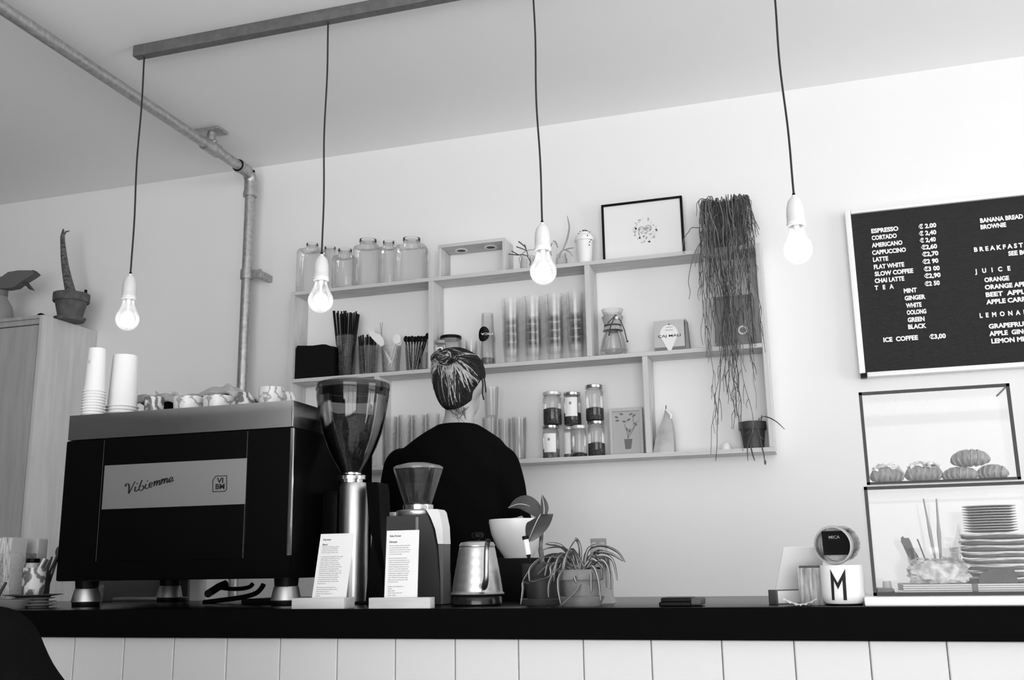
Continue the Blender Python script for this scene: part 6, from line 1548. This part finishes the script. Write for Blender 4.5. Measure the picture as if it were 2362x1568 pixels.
def scalp(x_, z_, lift=.0):
    k = 0
    while k < len(rows)-2 and z_ < rows[k+1][0]: k += 1
    (z0, c0, w0, h0, d0), (z1, c1, w1, h1, d1) = rows[k], rows[k+1]; u = max(0, min(1, (z0-z_)/(z0-z1)))
    c_, w_, h_, d_ = c0+(c1-c0)*u, w0+(w1-w0)*u, h0+(h1-h0)*u, d0+(d1-d0)*u
    q = max(-.985, min(.985, (x_-c_)/w_)); return Vector((c_+q*w_*(1+lift), BYp+d_-h_*(1-abs(q)**2.4)**(1/2.4)*(1+lift)-.0005, z_))
knot = scalp(at(1052, 836, BYp).x, at(1052, 836, BYp).z)
rnd = random.Random(9); m = MB(); md = MB(); mm_ = MB()
for k in range(620):
    if k < 430:                              # from the nape and sides up to the knot
        sx0, sy0 = rnd.uniform(1006, 1112), rnd.uniform(872, 945)
        if sy0 > 890: sx0 = 1056+(sx0-1056)*(1-(sy0-890)/80)
    else:                                    # over the crown and temples
        sx0 = rnd.choice([rnd.uniform(1003, 1024), rnd.uniform(1094, 1117)]); sy0 = rnd.uniform(820, 890)
    S = at(sx0, sy0, BYp); P = []; kx = knot.x+rnd.uniform(-.016, .016); kz = knot.z+rnd.uniform(-.014, .010)
    wob = rnd.uniform(-.007, .007)
    for i in range(11):
        u = i/10; bow = math.sin(u*PI)*((.010 if sx0 > 1056 else -.010)+wob)
        P.append(scalp(S.x+(kx-S.x)*u+bow, S.z+(kz-S.z)*u+abs(bow)*.4, .004+.018*rnd.random()*math.sin(u*PI)))
    w = rnd.uniform(.0006, .0014)
    lock = math.sin(sx0*.16+1.2)*.5+.5       # fair locks between darker ones
    lt = .0 if (sx0 < 1038 and sy0 > 860) else (.80*lock if (1044 <= sx0 <= 1098 and sy0 < 912) else .05)
    if k >= 430: lt = .65 if sx0 < 1050 else .30*lock
    q = rnd.random(); T_ = m if q < lt else (mm_ if q < lt+.14 else md)
    if T_ is m: w *= 1.5
    T_.tube(P, [w*.5+w*math.sin(PI*min(1, .1+i/10)) for i in range(11)], 4)
for k in range(20):                          # loosely twisted knot
    a = rnd.uniform(0, 6.3); n_ = rnd.randint(5, 9); cx2, cz2 = rnd.uniform(-.014, .016), rnd.uniform(-.010, .010); rr_ = rnd.uniform(.010, .024); P = []
    for i in range(n_):
        q = a+i*.40; P.append(knot+Vector((cx2+rr_*1.25*math.cos(q), -.006-.010*rnd.random(), cz2+rr_*.8*math.sin(q))))
    (m if k % 5 == 0 else mm_ if k % 5 == 1 else md).tube(smoothc(P, 3), .0019, 4)
for k in range(90):                          # loose ends fanning sideways out of the knot
    s = rnd.choice([-1, -1, 1]); L_ = rnd.uniform(.02, .056); z_ = rnd.uniform(-.012, .022)
    P = [knot+Vector((0, -.010, .002)), knot+Vector((s*L_*.5, -.010, z_+.006)), knot+Vector((s*L_, .012, z_-.002)), knot+Vector((s*L_*1.10, .030, z_-.016))]
    (m if rnd.random() < .55 else mm_).tube(smoothc(P, 4), [.0014]*12+[.0006], 4)
for k in range(22):                          # short hairs on the nape
    A, B = at(rnd.uniform(1030, 1086), rnd.uniform(930, 944), BYp-.06), at(rnd.uniform(1040, 1080), rnd.uniform(955, 975), BYp-.055)
    mm_.tube([A, A.lerp(B, .5)+Vector((0,.004,0)), B], [.0008,.0007,.0003], 4)
mm_.build('brown_strands', mat('brown_hair', .07, .6, spec=.2), cap, kind='stuff')
for l in ([(1110,862),(1114,885),(1113,905),(1116,922)], [(1116,868),(1119,885),(1121,905)]):
    md.tube(smoothc([at(a, b, BYp-.01) for a, b in l], 5), .0022, 6)
m.build('fair_strands', m_hairl, cap, kind='stuff'); md.build('dark_strands', m_haird, cap, kind='stuff')

# seated customer, only the dark shoulder shows
QY_ = 1.08
t = thing('person', 'customer in a black jacket, only one shoulder in the lower left corner', 'person', (-1.22, QY_, 0))
cx_ = -1.205; m = MB()
m.ball((cx_, QY_+.02, 1.285), .074, .092, .105, 24, 18); m.ball((cx_, QY_+.05, 1.235), .052, .056, .058); m.ball((cx_, QY_+.115, 1.27), .012, .018, .020, 12, 8)
for s in (-1, 1): m.ball((cx_+s*.074, QY_+.02, 1.275), .008, .018, .028, 12, 10); m.ball((cx_+s*.03, QY_+.098, 1.295), .013, .008, .008, 12, 8)
limb(m, [(cx_, QY_, 1.23), (cx_, QY_-.01, 1.15), (cx_, QY_, 1.06)], [.050,.054,.08])
torso(m, [(1.07,cx_,.12,.07,0),(.95,cx_,.14,.09,0),(.75,cx_,.13,.09,0),(.56,cx_,.15,.11,0),(.49,cx_,.15,.12,.02)], QY_)
for s in (-1, 1):
    el = Vector((cx_+s*.305, QY_+.04, .86)); w = Vector((cx_+s*.14, QY_+.27, .74))
    limb(m, [(cx_+s*.175, QY_, 1.035), el, w], [.044,.040,.027]); hand(m, w, (-s*.4, .9, -.1), (0,0,1), -s)
    limb(m, [(cx_+s*.09, QY_+.03, .52), (cx_+s*.11, QY_+.42, .54), (cx_+s*.11, QY_+.44, .10)], [.080,.058,.042]); limb(m, [(cx_+s*.11, QY_+.42, .045), (cx_+s*.12, QY_+.60, .035)], [.036,.030])
fused(m, .008, 4).build('body', m_skin, t, ang=180)
m = MB(); torso(m, [(1.125,cx_,.075,.075,-.01),(1.10,cx_,.13,.095,-.006),(1.065,cx_,.17,.105,0),(1.0,cx_,.19,.118,0),(.85,cx_,.185,.125,0),(.70,cx_,.180,.125,0),(.56,cx_,.19,.14,0),(.50,cx_,.19,.145,0)], QY_)
for s in (-1, 1):
    el = Vector((cx_+s*.305, QY_+.04, .86)); w = Vector((cx_+s*.16, QY_+.24, .755))
    limb(m, [(cx_+s*.172, QY_, 1.040), (cx_+s*.245, QY_+.015, .95), el], [.059,.057,.053]); limb(m, [el, w], [.053,.040])
limb(m, [(cx_-.09, QY_-.055, 1.105), (cx_, QY_-.11, 1.10), (cx_+.09, QY_-.055, 1.105)], [.035,.05,.035])
jk = fused(m, .009, 4)
for v in jk.v: v.x += .003*math.sin(v.z*70+v.y*30); v.y += .003*math.sin(v.z*55+v.x*20)
jk.build('jacket', m_swt, t, ang=180)
MB().ball((cx_, QY_+.005, 1.305), .080, .098, .104, 28, 20, fn=lambda d: .9 if d.y > .4 and d.z < .5 else 1).build('hair', m_haird, t)
m = MB()
for s in (-1, 1): limb(m, [(cx_+s*.09, QY_+.0, .52), (cx_+s*.11, QY_+.42, .54), (cx_+s*.11, QY_+.44, .11)], [.092,.075,.062])
torso(m, [(.60,cx_,.17,.125,0),(.50,cx_,.17,.13,0),(.455,cx_,.15,.12,0)], QY_)
fused(m, .012, 4).build('trousers', m_trs, t, ang=180)
for s in (-1, 1):
    m = MB(); limb(m, [(cx_+s*.11, QY_+.40, .050), (cx_+s*.115, QY_+.52, .050), (cx_+s*.12, QY_+.62, .040)], [.048,.048,.038]); sh = fused(m, .009, 3)
    for v in sh.v: v.z = max(v.z, .001)
    sh.build('shoe', m_shoe, t, ang=180)
t = thing('stool', 'dark stool under the seated customer, below the picture edge', 'stool', (cx_, QY_, 0))
MB().lathe([(0,.375),(.165,.375),(.172,.385),(.172,.398),(.16,.404),(0,.404)], (cx_, QY_, 0), 36).build('seat', m_dpot, t)
for sx in (-1, 1):
    for sy in (-1, 1): MB().tube([(cx_+sx*.10, QY_+sy*.10, .3745), (cx_+sx*.14, QY_+sy*.14, .001)], .014, 10).build('leg', m_black, t)
